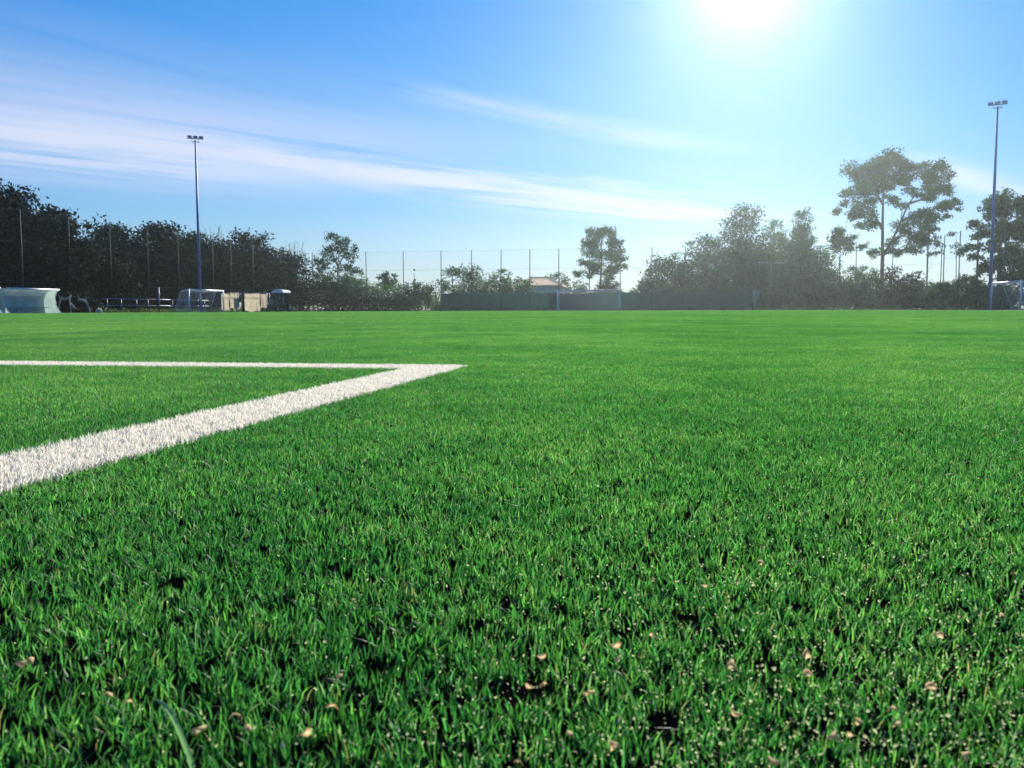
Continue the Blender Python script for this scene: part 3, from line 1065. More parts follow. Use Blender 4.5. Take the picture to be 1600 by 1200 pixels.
pine('edge_pine', 'dark round-topped pine behind the right mast at the right edge', 92,
     [(1560, 487), (1560, 440), (1562, 400), (1565, 360), (1568, 330)],
     [(1572, 312, 22, 11), (1556, 322, 16, 9), (1590, 318, 18, 10), (1606, 325, 16, 12), (1548, 335, 14, 8), (1572, 332, 20, 9), (1595, 338, 18, 9),
      (1560, 350, 16, 9), (1585, 355, 20, 10), (1606, 352, 16, 10), (1545, 362, 12, 8), (1570, 370, 18, 9), (1598, 375, 18, 9), (1550, 385, 14, 9),
      (1580, 392, 20, 10), (1606, 396, 18, 10), (1560, 408, 18, 10), (1590, 415, 20, 10), (1545, 420, 14, 10), (1570, 432, 20, 10), (1600, 436, 20, 10)],
     'pine', 12500, 0.19, 66, [], 0.2)
pine('edge_pine', 'slimmer pine just left of the right floodlight mast', 96, [(1526, 487), (1526, 440), (1527, 390), (1528, 355)],
     [(1528, 346, 10, 6), (1518, 352, 10, 5), (1536, 358, 10, 6), (1526, 370, 10, 6), (1514, 388, 10, 7), (1532, 385, 10, 7), (1524, 404, 12, 8), (1536, 420, 12, 8)],
     'pine', 1900, 0.16, 67, [], 0.1)

G5 = 'bushes filling the foot of the wood'
for i, (px, top, hw, Y, lab) in enumerate([
    (1040, 442, 34, 121, 'low green bush at the left foot of the wood'),
    (1100, 430, 40, 121, 'low green bush under the round tree of the wood'),
    (1160, 428, 38, 121, 'low green bush under the tallest tree of the wood'),
    (1225, 425, 40, 120, 'low green bush right of the twin lamp post'),
    (1262, 432, 36, 119, 'low green bush under the pointed tree'),
    (1320, 440, 34, 116, 'low green bush under the small slim pine'),
    (1375, 442, 40, 114, 'low green bush before the tall pine trunk'),
    (1540, 446, 34, 94, 'low green bush at the foot of the right mast')]):
    crown_tree('foot_bush', lab, 'bush', px, top, hw, Y, 'shrub', 120 + i, n=3600, size=0.19, group=G5, nl=12, gap=1.05)

# far belt of scrub that closes the view between the trunks
rngb = np.random.default_rng(77)
Pb, cb = [], []
for k in range(150):
    a = rngb.uniform(-46, 42)
    if k < 26:
        ap = (rngb.uniform(40, 112), rngb.uniform(-64, -56))
    elif k < 52:
        ap = (rngb.uniform(50, 112), rngb.uniform(34, 46))
    else:
        ap = (rngb.uniform(124, 140), a)
    c = W(*ap)
    h = rngb.uniform(1.6, 3.2)
    m = 260
    d = rngb.normal(size=(m, 3))
    d /= np.linalg.norm(d, axis=1)[:, None]
    d *= (rngb.random(m) ** 0.5)[:, None] * np.array((2.2, 1.6, h / 2))
    Pb.append(np.array((c.x, c.y, h / 2)) + d)
    cb.append(PAL['shrub'][rngb.integers(0, 4, m)] * rngb.uniform(.6, 1.1, (m, 1)))
o = bpy.data.objects.new('undergrowth', leaf_mesh('undergrowth', rngb, np.concatenate(Pb), 0.24, np.concatenate(cb), M['shrub_leaf']))
link(o)
tag(o, 'dense undergrowth filling the ground behind the fences', kind='stuff')

# weeds at the edge of the pitch
rngw = np.random.default_rng(78)
n = 9000
aa = np.where(rngw.random(n) < 0.5, rngw.uniform(113.6, 114.8, n), rngw.uniform(55, 113, n))
pp = np.where(aa > 113.5, rngw.uniform(-49, 26, n), rngw.uniform(-49.2, -47.6, n))
Pw = np.stack([aa * ST + pp * CT, aa * CT - pp * ST, rngw.random(n) ** 2 * 0.35], 1)
o = bpy.data.objects.new('edge_weeds', leaf_mesh('edge_weeds', rngw, Pw, 0.10, np.array([(0.06, 0.13, 0.03), (0.08, 0.15, 0.04), (0.12, 0.14, 0.05)])[rngw.integers(0, 3, n)],
                                                 M['shrub_leaf'], 2.4, -0.8))
link(o)
tag(o, 'straggling weeds along the pitch edge', kind='stuff')

# ------------------------------------------------------------------ ball-stop fences
A_END, P_LF, P_RF = 115.0, -49.7, 27.6
NET_H = 7.9


def end_point(px):
    """world point on the end fence line seen at pixel column px"""
    d = ray(px, 484)
    # a = x*ST + y*CT = A_END
    t_ = A_END / (d.x * ST + d.y * CT)
    return Vector((d.x * t_, d.y * t_, 0))


def side_point(px, P):
    d = ray(px, 484)
    t_ = P / (d.x * CT - d.y * ST)
    return Vector((d.x * t_, d.y * t_, 0))


def net_fence(name, label, pts, H, panels=(), lean=0.0):
    root = thing(name, label, 'fence', pts[0])
    o = Vector(pts[0])
    rr = random.Random(len(pts))
    for p in pts:
        mb = MB()
        q_ = Vector(p) - o
        mb.tube([q_ + Vector((0, 0, -0.2)), q_ + Vector((rr.uniform(-.04, .04), 0, H))], [0.062, 0.05], 8)
        mb.build('post', M['green_steel'], root, smooth=True)
    for z in (H - 0.05, H * 0.69, 2.45):
        mb = MB()
        for p, q_ in zip(pts[:-1], pts[1:]):
            a, b = Vector(p) - o, Vector(q_) - o
            mb.tube([a + Vector((0, 0, z)), (a + b) / 2 + Vector((0, 0, z - 0.07)), b + Vector((0, 0, z))], 0.009, 4)
        mb.build('cable', M['dark_cord'], root)
    mb = MB()                                       # cords of the net
    for p, q_ in zip(pts[:-1], pts[1:]):
        a, b = Vector(p) - o, Vector(q_) - o
        L = (b - a).length
        n_ = max(2, int(L / 0.33))
        for k in range(1, n_):
            c = a + (b - a) * k / n_
            mb.tube([c + Vector((0, 0, 2.4)), c + Vector((0, 0, H - 0.06))], 0.0022, 3, False)
        for k in range(1, 17):
            z = 2.4 + (H - 2.5) * k / 17
            mb.tube([a + Vector((0, 0, z)), b + Vector((0, 0, z))], 0.0022, 3, False)
    nn = mb.build('netting', M['dark_cord'], root)
    nn['kind'] = 'stuff'
    for (i, h) in panels:
        a, b = Vector(pts[i]) - o, Vector(pts[i + 1]) - o
        d = (b - a)
        nrm = Vector((d.y, -d.x, 0)).normalized()
        mb = MB()
        nx, nz = 14, 6
        vv, ff = [], []
        for side in (0, 1):
            for iz in range(nz + 1):
                for ix in range(nx + 1):
                    u, v = ix / nx, iz / nz
                    wv = 0.035 * math.sin(u * 9 + i * 1.3) * math.sin(PI * u) + 0.03 * math.sin(u * 4 + v * 6 + i) * math.sin(PI * u)
                    sag = -0.05 * math.sin(PI * u) * v * rr.uniform(0.8, 1.1)
                    vv.append(a + d * (0.008 + 0.984 * u) + nrm * (0.095 + wv - 0.012 * side) + Vector((0, 0, 0.06 + (h - 0.06) * v + sag)))
        m_ = (nx + 1) * (nz + 1)
        for iz in range(nz):
            for ix in range(nx):
                k = iz * (nx + 1) + ix
                ff.append((k, k + 1, k + nx + 2, k + nx + 1))
                ff.append((m_ + k, m_ + k + nx + 1, m_ + k + nx + 2, m_ + k + 1))
        mb.add(vv, ff)
        mb.build('screen_panel', M['screen'], root, smooth=True)
    return root


end_px = [490, 531, 573, 631, 690, 737, 783, 828, 873, 921, 969, 1018, 1070, 1120, 1172, 1225, 1280, 1336, 1392, 1447, 1468]
net_fence('end_fence', 'tall netting fence with green screens across the far end of the pitch', [end_point(p) for p in end_px], NET_H,
          [(i, 2.32 if i != 8 else 2.2) for i in range(4, 14)])
net_fence('side_fence', 'tall netting fence on thin posts along the left side before the oaks',
          [side_point(p, P_LF) for p in (-40, 38, 112, 176, 234, 281, 335, 363, 397, 440, 480)], NET_H)
net_fence('side_fence', 'tall netting fence on thin posts along the right side near the mast',
          [side_point(p, P_RF) for p in (1472, 1496, 1525, 1566, 1625)], NET_H)


# ------------------------------------------------------------------ goals
def goal(label, post_a, post_b, H, back, seed, net_sp=0.12, cord=0.0035):
    """post_a, post_b: world feet of the two posts; the net runs back along 'back' (world vector)"""
    o = Vector(post_a)
    root = thing('football_goal', label, 'goal', o, 0, 'white football goals')
    a, b = Vector((0, 0, 0)), Vector(post_b) - o
    bk = Vector(back)
    up = Vector((0, 0, 1))
    for p in (a, b):
        MB().tube([p, p + up * (H + 0.06)], 0.06, 12).build('post', M['white_paint'], root, smooth=True)
    dx = (b - a).normalized()
    MB().tube([a + up * H + dx * 0.06, b + up * H - dx * 0.06], 0.06, 12).build('crossbar', M['white_paint'], root, smooth=True)
    for p in (a, b):
        m_ = MB()
        m_.tube([p + up * (H - 0.02), p + bk * 0.42 + up * (H - 0.06), p + bk * 0.55 + up * (H - 0.2), p + bk + up * 0.05], 0.022, 6)
        m_.build('stanchion', M['white_paint'], root, smooth=True)
        MB().tube([p + bk * 0.04 + up * 0.03, p + bk + up * 0.03], 0.025, 6).build('ground_bar', M['galv'], root)
    MB().tube([a + bk + up * 0.03, b + bk + up * 0.03], 0.025, 6).build('back_bar', M['galv'], root)
    m_ = MB()
    L = (b - a).length
    prof = [(0.0, H - 0.02), (0.42, H - 0.07), (0.55, H - 0.22), (0.78, H * 0.48), (1.0, 0.05)]

    def pt(f):
        acc = [0]
        for p, q_ in zip(prof[:-1], prof[1:]):
            acc.append(acc[-1] + math.hypot((q_[0] - p[0]) * bk.length, q_[1] - p[1]))
        t_ = f * acc[-1]
        for i in range(len(prof) - 1):
            if t_ <= acc[i + 1] + 1e-6:
                u = (t_ - acc[i]) / (acc[i + 1] - acc[i])
                return prof[i][0] + (prof[i + 1][0] - prof[i][0]) * u, prof[i][1] + (prof[i + 1][1] - prof[i][1]) * u
    n_ = int(L / net_sp)
    for k in range(n_ + 1):
        c = a + (b - a) * k / n_
        m_.tube([c + bk * q_[0] + up * q_[1] for q_ in prof], cord, 3, False)
    nf = int((H + bk.length) / net_sp)
    for k in range(nf + 1):
        f, z = pt(k / nf)
        m_.tube([a + bk * f + up * z, (a + b) / 2 + bk * f + up * (z - 0.04), b + bk * f + up * z], cord, 3, False)
    for p in (a, b):                                # side nets
        for k in range(1, int(bk.length / net_sp)):
            f = k * net_sp / bk.length
            z = np.interp(f, [q_[0] for q_ in prof], [q_[1] for q_ in prof])
            m_.tube([p + bk * f + up * 0.03, p + bk * f + up * float(z)], cord, 3, False)
        for k in range(1, int(H / net_sp)):
            z = k * net_sp
            f = float(np.interp(z, [q_[1] for q_ in prof[::-1]], [q_[0] for q_ in prof[::-1]]))
            m_.tube([p + up * z, p + bk * f + up * z], cord, 3, False)
    nn = m_.build('net', M['cord'], root)
    nn['kind'] = 'stuff'
    return root


gl = end_point(871) * (108.0 / end_point(871).y)
goal('white football goal facing the camera before the green screen', gl, gl + Vector((CT, -ST, 0)) * 7.4, 2.42, Vector((ST, CT, 0)) * 2.0, 1, 0.12, 0.006)
la = side_point(296, -43.5)
goal('white football goal on the left before the pale stall', la, la + Vector((ST, CT, 0)) * 6.2, 2.05, Vector((-CT, ST, 0)) * 1.5, 2, 0.12, 0.004)
ra = side_point(1594, 24.0)
goal('white football goal on the right edge below the right mast', ra, ra + Vector((ST, CT, 0)) * 6.2, 2.08, Vector((CT, -ST, 0)) * 1.5, 3, 0.12, 0.003)


# ------------------------------------------------------------------ floodlight masts
def mast(label, base, H, aim, tilt):
    root = thing('floodlight_mast', label, 'floodlight', base, 0, 'floodlight masts')
    mb = MB()
    mb.tube([(0, 0, 0), (0, 0, 0.02)], 0.26, 16)
    for k in range(4):
        x, y = 0.2 * math.cos(k * PI / 2 + .78), 0.2 * math.sin(k * PI / 2 + .78)
        mb.tube([(x, y, 0), (x, y, 0.07)], 0.02, 6)
    mb.build('base_plate', M['galv'], root)
    MB().tube([(0, 0, 0.02), (0, 0, H * 0.5), (0, 0, H)], [0.17, 0.125, 0.075], 14).build('pole', M['sky_tinted_steel'], root, smooth=True)
    d = Vector((math.sin(aim), math.cos(aim), 0))
    s = Vector((d.y, -d.x, 0))
    up = Vector((0, 0, 1))
    top = Vector((0, 0, H))
    MB().tube([top - s * 0.72 + up * 0.14, top + s * 0.72 + up * 0.14], 0.05, 8).build('crossarm', M['sky_tinted_steel'], root, smooth=True)
    mb = MB()
    mb.tube([top - s * 0.35 + up * -0.16, top + s * 0.35 + up * -0.16], 0.035, 8)
    mb.tube([top - s * 0.30 - up * 0.16, top - s * 0.30 + up * 0.14], 0.02, 6)
    mb.tube([top + s * 0.30 - up * 0.16, top + s * 0.30 + up * 0.14], 0.02, 6)
    mb.build('lower_arm', M['sky_tinted_steel'], root)
    rot = Matrix(((s.x, d.x, 0), (s.y, d.y, 0), (s.z, d.z, 1)))
    for k, u in enumerate((-0.52, 0.0, 0.52)):
        mb = MB()
        rx = rot @ Matrix.Rotation(-tilt, 3, 'X')
        c = top + s * u + up * 0.28 + d * 0.12
        prof = [(-0.20, -0.03), (-0.17, 0.09), (0.10, 0.12), (0.26, 0.03), (0.26, -0.05)]
        ax = rx @ Vector((0, 1, 0))
        az = rx @ Vector((0, 0, 1))
        mb.prism(prof, ax, az, s, c, -0.2, 0.2)
        h = mb.build('lamp_head', M['sky_tinted_steel'], root, bevel=0.015)
        g = MB()
        g.box((-0.17, -0.16, -0.062), (0.17, 0.23, -0.052))
        g.v = [tuple(c + rx @ Vector(v)) for v in g.v]
        g.build('lens', M['glass'], h)
        y_ = MB()
        y_.tube([c - s * 0.22 - up * 0.02, c - s * 0.22 - d * 0.1 - up * 0.14, c + s * 0.22 - d * 0.1 - up * 0.14, c + s * 0.22 - up * 0.02], 0.015, 5)
        y_.build('bracket', M['galv'], h)
    mb = MB()
    mb.box((-0.12, -0.26, 1.2), (0.12, -0.13, 1.75))
    mb.build('switch_box', M['galv'], root, bevel=0.01)
    return root


lm = side_point(313.5, -46.0)
mast('tall blue-grey floodlight mast on the left behind the left goal', lm, zh(306, 219, lm.y), R(158), R(20))
rm_ = side_point(1546, 26.0)
mast('tall blue-grey floodlight mast at the right edge', rm_, zh(1555, 166, rm_.y), R(212), R(20))


# ------------------------------------------------------------------ dugouts
def dugout(label, near_pt, L):
    o = Vector(near_pt)
    root = thing('dugout', label, 'shelter', o, 0, 'team dugouts')
    ax = Vector((CT, -ST, 0))                      # towards the pitch
    az = Vector((0, 0, 0.93))
    al = Vector((ST, CT, 0))
    outer = [(-0.62, 0.02), (-0.66, 0.5), (-0.66, 0.95), (-0.58, 1.35), (-0.40, 1.62), (-0.12, 1.77), (0.25, 1.83), (0.62, 1.84)]
    inner_ = [(a + (0.012 if b < 1.5 else 0.0), b - (0.014 if b > 1.2 else 0)) for a, b in outer]
    MB().prism(outer + inner_[::-1], ax, az, al, (0, 0, 0), 0.02, L - 0.02).build('shell', M['poly'], root)
    for l0 in (0.0, L - 0.014):
        front = [(0.62, 1.80), (0.42, 1.62), (0.30, 1.3), (0.27, 0.95), (0.34, 0.6), (0.50, 0.28), (0.74, 0.02)]
        e = MB().prism([(a + 0.012, b - 0.016) for a, b in outer] + front, ax, az, al, (0, 0, 0), l0, l0 + 0.012).build('end_panel', M['poly'], root)
        t = MB()
        t.tube([ax * a + az * b + al * (l0 + 0.006) for a, b in front], 0.03, 6)
        t.build('edge_tube', M['white_paint'], e, smooth=True)
    MB().tube([ax * 0.63 + az * 1.83, ax * 0.63 + az * 1.83 + al * L], 0.055, 8).build('roof_edge', M['white_paint'], root, smooth=True)
    MB().tube([ax * -0.6 + az * 0.05 + al * 0.03, ax * -0.6 + az * 0.05 + al * (L - .03)], 0.03, 6).build('sill', M['white_paint'], root)
    for k in range(1, int(L / 1.2)):
        t = MB()
        t.tube([ax * (a + 0.03) + az * (b - 0.03) + al * (k * 1.2) for a, b in outer], 0.02, 6)
        t.build('rib', M['white_paint'], root)
    b = MB()
    b.box((0, 0, 0), (0.38, L - 0.4, 0.05))
    b.v = [tuple(ax * (v[0] - 0.5) + al * (v[1] + 0.2) + az * (v[2] + 0.42)) for v in b.v]
    b.build('bench_seat', M['galv'], root)
    for k in range(4):
        q_ = 0.5 + k * (L - 1.0) / 3
        MB().tube([ax * -0.3 + al * q_, ax * -0.3 + al * q_ + az * 0.42], 0.025, 6).build('bench_leg', M['galv'], root)
    return root


df = side_point(82, -45.4)
al = Vector((ST, CT, 0))
dugout('pale translucent curved dugout at the left edge, the farther one', df - al * 5.2, 5.2)
dugout('pale translucent curved dugout cut by the left edge, the nearer one', df - al * 11.2 + Vector((CT, -ST, 0)) * 0.05, 5.3)

# dead branches and a pale stone at the foot of the bushes beside the dugout
rb = np.random.default_rng(9)
for k, (pl, lab) in enumerate([
    ([(94, 467), (101, 468), (108, 465), (111, 461)], 'short pale dead branch under the tall shrub by the dugout'),
    ([(123, 468), (130, 469), (136, 474), (139, 482), (141, 487)], 'arched pale dead branch at the foot of the bush by the dugout'),
    ([(110, 475), (114, 479), (118, 484)], 'small pale stick between the two dead branches by the dugout'),
]):
    Y = 69.5
    pts_ = [at(px, py, Y + 0.3 * math.sin(i * 2 + k)) for i, (px, py) in enumerate(pl)]
    o0 = Vector((pts_[-1].x, pts_[-1].y, 0))
    root = thing('dead_branch', lab, 'branch', o0, 0)
    mb = MB()
    mb.tube([p - o0 for p in pts_], [0.11, 0.10, 0.09, 0.07, 0.05][:len(pts_)], 7)
    mb.build('stem', M['dead_wood'], root, smooth=True)
    mb = MB()
    for q_ in range(5):
        p = pts_[q_ % len(pts_)] - o0
        mb.tube([p, p + Vector((rb.normal(0, .2), rb.normal(0, .2), abs(rb.normal(0, .25))))], [0.03, 0.01], 5)
    if k == 0:
        mb.tube([pts_[0] - o0, Vector((pts_[0].x - o0.x - .2, 0.1, 0))], [0.06, 0.04], 6)
        mb.tube([pts_[2] - o0, Vector((pts_[2].x - o0.x + .1, -0.1, 0))], [0.05, 0.04], 6)
    mb.build('twigs', M['dead_wood'], root)


def rock(name, label, cat, loc, r, mat, seed, squash=0.6, group=None, parent=None, sub=2, rotz=0.0):
    bm = bmesh.new()
    bmesh.ops.create_icosphere(bm, subdivisions=sub, radius=r)
    rr = random.Random(seed)
    d = [Vector((rr.gauss(0, 1), rr.gauss(0, 1), rr.gauss(0, 1))).normalized() for _ in range(5)]
    for v in bm.verts:
        n_ = v.co.normalized()
        f = 1 + sum(0.16 * math.sin(3 * n_.dot(q_) + i) for i, q_ in enumerate(d))
        v.co = n_ * r * f
        v.co.z *= squash
        v.co.x *= 1.25
    me = bpy.data.meshes.new(name)
    bm.to_mesh(me)
    bm.free()
    me.materials.append(mat)
    o = bpy.data.objects.new(name, me)
    o.location = loc
    o.rotation_euler = (rr.uniform(-.4, .4), rr.uniform(-.4, .4), rotz or rr.uniform(0, 6))
    link(o, parent)
    tag(o, label, cat, group)
    return o


st = at(153, 485, 70)
rock('boulder', 'pale boulder at the pitch edge right of the dead branches', 'stone', (st.x, st.y, 0.1), 0.27, M['stone'], 4)

# ------------------------------------------------------------------ low rails beside the left goal
root = thing('railing', 'low grey tube railing left of the left goal', 'railing', side_point(249, -46.2))
o0 = root.location
for k, px in enumerate((168, 190, 214, 232, 249, 270, 292, 320)):
    p = side_point(px, -46.2) - o0
    h = 2.25 if px == 249 else 1.15
    MB().tube([p, p + Vector((0, 0, h))], 0.06 if px == 249 else 0.03, 8).build('post', M['galv'], root, smooth=True)
p0, p1 = side_point(160, -46.2) - o0, side_point(326, -46.2) - o0
for z in (1.16, 0.6):
    MB().tube([p0 + Vector((0, 0, z)), (p0 + p1) / 2 + Vector((0, 0, z)), p1 + Vector((0, 0, z))], 0.028, 8).build('rail', M['galv'], root, smooth=True)

# ------------------------------------------------------------------ pale stall, kept roofless and translucent so backlight brightens its sheets
Ys = 91.0
c0 = at(346, 487, Ys)
c1 = at(417, 487, Ys)
Wd = (c1 - c0).length
Hs = zh(380, 457, Ys)
sr = thing('pale_stall', 'low stall clad in pale cream sheets with a dark gap, right of the left goal', 'stall', (c0.x, Ys, 0), R(3))
d0, d1 = Wd * 0.38, Wd * 0.50
cols_ = [0.02, d0 - 0.02, d1 + 0.02, Wd * 0.86, Wd - 0.02]
for x in cols_:
    for y in (0.06, 1.3):
        MB().tube([(x, y, 0), (x, y, Hs - 0.04)], 0.03, 8).build('frame_post', M['galv'], sr, smooth=True)
for y in (0.06, 1.3):
    MB().tube([(0.02, y, Hs - 0.06), (Wd - 0.02, y, Hs - 0.06)], 0.03, 8).build('frame_rail', M['galv'], sr, smooth=True)
MB().box((d0 + 0.01, 1.32, 0.0), (d1 - 0.01, 1.36, Hs * 0.95)).build('gap_shade_board', M['dark'], sr)  # near-black board added to stand for the shade inside the gap
rt = random.Random(8)
for (x0, x1, zb, zt_) in ((0.0, d0 * 0.45, 0.16, Hs - 0.10), (d0 * 0.5, d0 - 0.03, 0.35, Hs), (d1 + 0.03, Wd * 0.84, 0.06, Hs - 0.05), (Wd * 0.86, Wd, 0.42, Hs - 0.16)):
    mb = MB()
    nx, nz = 16, 12
    vv, ff = [], []
    ph = rt.uniform(0, 6)
    for side in (0, 1):
        for iz in range(nz + 1):
            for ix in range(nx + 1):
                u, v = ix / nx, iz / nz
                yy = 0.035 * math.sin(v * 17 + ph + 2 * math.sin(u * 5)) + 0.03 * math.sin(u * 11 + ph) - 0.02
                zz_ = zb + (zt_ - zb) * v + 0.05 * math.sin(u * 9 + ph) * (1 - v) - 0.03 * math.sin(PI * u) * v
                vv.append((x0 + (x1 - x0) * u + 0.03 * math.sin(v * 8 + ph), yy - 0.012 * side, zz_))
    m_ = (nx + 1) * (nz + 1)
    for iz in range(nz):
        for ix in range(nx):
            k = iz * (nx + 1) + ix
            ff.append((k, k + nx + 1, k + nx + 2, k + 1))
            ff.append((m_ + k, m_ + k + 1, m_ + k + nx + 2, m_ + k + nx + 1))
    mb.add(vv, ff)
    mb.build('cream_sheet', M['tarp'], sr, smooth=True)

# ------------------------------------------------------------------ small tractor with pale canopy
Yt = 97.0
tp = at(432, 487, Yt)
tr_ = thing('small_tractor', 'small tractor with pale rounded canopy right of the pale stall', 'tractor', (tp.x, Yt, 0), R(-14))
mb = MB()
mb.box((-0.32, -0.2, 0.45), (0.32, 1.5, 0.95))
mb.box((-0.42, 1.5, 0.4), (0.42, 2.3, 0.8))
mb.build('body', M['tractor_paint'], tr_, bevel=0.06)
mb = MB()
mb.prism([(-1.3, 0.55), (-1.3, 1.0), (-1.15, 1.12), (-0.2, 1.2), (-0.2, 0.55)], (0, 1, 0), (0, 0, 1), (1, 0, 0), (0, 0, 0), -0.3, 0.3)
mb.build('bonnet', M['tractor_paint'], tr_, bevel=0.05)
prof = [(-0.72, 2.02), (-0.66, 2.22), (-0.42, 2.36), (0.0, 2.41), (0.42, 2.36), (0.66, 2.22), (0.72, 2.02), (0.60, 2.0), (0, 2.05), (-0.60, 2.0)]
MB().prism(prof, (1, 0, 0), (0, 0, 1), (0, 1, 0), (0, 0, 0), 0.3, 2.0).build('canopy', M['white_paint'], tr_, bevel=0.04)
for x in (-0.62, 0.62):
    for y in (0.42, 1.85):
        MB().tube([(x, y, 0.85), (x, y, 2.03)], 0.045, 8).build('canopy_post', M['render'] if x > 0 and y < 1 else M['black_plastic'], tr_)
mb = MB()
mb.box((-0.56, 1.87, 0.9), (0.56, 1.90, 1.98))
mb.build('rear_screen', M['glass'], tr_)
mb = MB()
mb.box((-0.26, 1.1, 0.96), (0.26, 1.55, 1.1))
mb.box((-0.26, 1.5, 1.1), (0.26, 1.6, 1.55))
mb.build('seat', M['black_plastic'], tr_, bevel=0.04)
MB().tube([(0, 0.35, 1.1), (0, 0.62, 1.42)], 0.025, 6).build('steering_column', M['black_plastic'], tr_)
mb = MB()
mb.tube([(0.2 * math.cos(k * PI / 6), 0.63 + 0.1 * math.sin(k * PI / 6), 1.43 + 0.17 * math.sin(k * PI / 6)) for k in range(13)], 0.02, 6)
mb.build('steering_wheel', M['black_plastic'], tr_)


def wheel(parent, x, y, r, w):
    mb = MB()
    ring = [(-w / 2, r * 0.62), (-w / 2, r * 0.9), (-w / 2 * 0.7, r), (w / 2 * 0.7, r), (w / 2, r * 0.9), (w / 2, r * 0.62)]
    n_ = 20
    vv, ff = [], []
    for k in range(n_):
        a_ = 2 * PI * k / n_
        for u, q_ in ring:
            vv.append((x + u, y + q_ * math.cos(a_), r + q_ * math.sin(a_)))
    m_ = len(ring)
    for k in range(n_):
        for j in range(m_):
            ff.append((k * m_ + j, k * m_ + (j + 1) % m_, ((k + 1) % n_) * m_ + (j + 1) % m_, ((k + 1) % n_) * m_ + j))
    mb.add(vv, ff)
    t_ = mb.build('wheel', M['rubber'], parent, smooth=False)
    MB().tube([(x - w * 0.3, y, r), (x + w * 0.3, y, r)], r * 0.61, 14).build('rim', M['render'], t_)


for x in (-0.62, 0.62):
    wheel(tr_, x, 1.7, 0.5, 0.34)
    wheel(tr_, x * 0.85, -0.85, 0.33, 0.24)
    MB().prism([(1.2, 0.95), (1.35, 1.08), (2.05, 1.08), (2.2, 0.95), (2.05, 1.03), (1.35, 1.03)], (0, 1, 0), (0, 0, 1), (1, 0, 0), (0, 0, 0),
               x - 0.18, x + 0.18).build('mudguard', M['tractor_paint'], tr_)
for x in (-0.2, 0.2):
    MB().tube([(x, -1.33, 0.85), (x, -1.29, 0.85)], 0.08, 10).build('headlight', M['white_paint'], tr_)
MB().tube([(0.24, -0.8, 1.1), (0.24, -0.8, 1.7)], 0.035, 8).build('exhaust', M['black_plastic'], tr_)

# ------------------------------------------------------------------ villa
Yv = 140.0
vx0, vx1 = gx(806, Yv), gx(886, Yv)
ze = zh(850, 446, Yv)
zp = zh(850, 432, Yv)
vr = thing('villa', 'white villa with terracotta hipped roof behind the green screen', 'house', ((vx0 + vx1) / 2, Yv + 6, 0), R(-8))
hw_, hd = (vx1 - vx0) / 2 - 0.5, 5.6
mb = MB()
mb.box((-hw_, -hd, 0), (hw_, hd, ze - 0.05))
mb.build('wall', M['house_wall'], vr)
ov = 0.55
e = [(-hw_ - ov, -hd - ov), (hw_ + ov, -hd - ov), (hw_ + ov, hd + ov), (-hw_ - ov, hd + ov)]
rl = hw_ * 0.32
mb = MB()
vv = [(x, y, ze) for x, y in e] + [(-rl, 0, zp), (rl, 0, zp)] + [(x, y, ze - 0.12) for x, y in e]
mb.add(vv, [(0, 1, 5, 4), (1, 2, 5), (2, 3, 4, 5), (3, 0, 4), (6, 7, 1, 0), (7, 8, 2, 1), (8, 9, 3, 2), (9, 6, 0, 3), (9, 8, 7, 6)])
rf = mb.build('roof', M['tile'], vr)
mb = MB()
for k in range(31):                                # rounded tile courses on the front slope
    u = -hw_ - ov + (2 * hw_ + 2 * ov) * (k + .5) / 31
    top = min(1.0, (hw_ + ov - abs(u)) / max(0.1, hw_ + ov - rl))
    if top < 0.05:
        continue
    mb.tube([(u, -hd - ov, ze + 0.01), (u, (-hd - ov) * (1 - top), ze + (zp - ze) * top + 0.01)], 0.09, 6)
mb.build('tile_courses', M['tile'], rf)
mb = MB()
for x in (-1, 1):
    for y in (-1, 1):
        mb.tube([(x * (hw_ + ov), y * (hd + ov), ze + .02), (x * rl, 0, zp + 0.02)], 0.12, 6)
mb.tube([(-rl, 0, zp + .02), (rl, 0, zp + .02)], 0.13, 6)
mb.build('ridge', M['tile'], rf)
MB().box((-1.9, 0.5, zp - 0.6), (-1.3, 1.1, zp + 0.25)).build('chimney', M['house_wall'], rf)
for x in (-1.6, 1.7):
    f = MB().box((x - 0.6, -hd - 0.03, 1.1), (x + 0.6, -hd + 0.02, 2.5)).build('window', M['white_paint'], vr)
    MB().box((x - 0.5, -hd - 0.045, 1.2), (x + 0.5, -hd - 0.032, 2.4)).build('pane', M['glass'], f)
MB().box((-hw_ - 0.05, -hd - 0.06, 0), (hw_ + 0.05, -hd - 0.002, 0.4)).build('plinth', M['concrete'], vr)

# ------------------------------------------------------------------ twin-arm lamp post, globe lamp, loose white sheet
lp = end_point(1202) + Vector((ST, CT, 0)) * -1.4
root = thing('lamp_post', 'grey twin-arm lamp post before the wood right of the screen', 'lamp post', lp)
Hl = zh(1202, 411, lp.y)
MB().tube([(0, 0, 0), (0, 0, Hl)], [0.07, 0.045], 10).build('pole', M['galv'], root, smooth=True)
MB().tube([(0, 0, 0), (0, 0, 0.03)], 0.16, 12).build('base_plate', M['galv'], root)
for s_ in (-1, 1):
    a_ = MB().tube([(0, 0, Hl - 0.15), (0.5 * s_, 0, Hl + 0.02), (1.0 * s_, 0, Hl + 0.05)], [0.03, 0.028, 0.025], 8).build('arm', M['galv'], root, smooth=True)
    MB().box((1.0 * s_ - (0 if s_ > 0 else 0.7), -0.12, Hl + 0.0), (1.0 * s_ + (0.7 if s_ > 0 else 0), 0.12, Hl + 0.09)).build('lamp_head', M['galv'], a_, bevel=0.03)
gp = at(707, 437, 118)
root = thing('globe_lamp', 'white globe lamp on a thin post above the green screen', 'lamp', (gp.x, 118.6, 0))
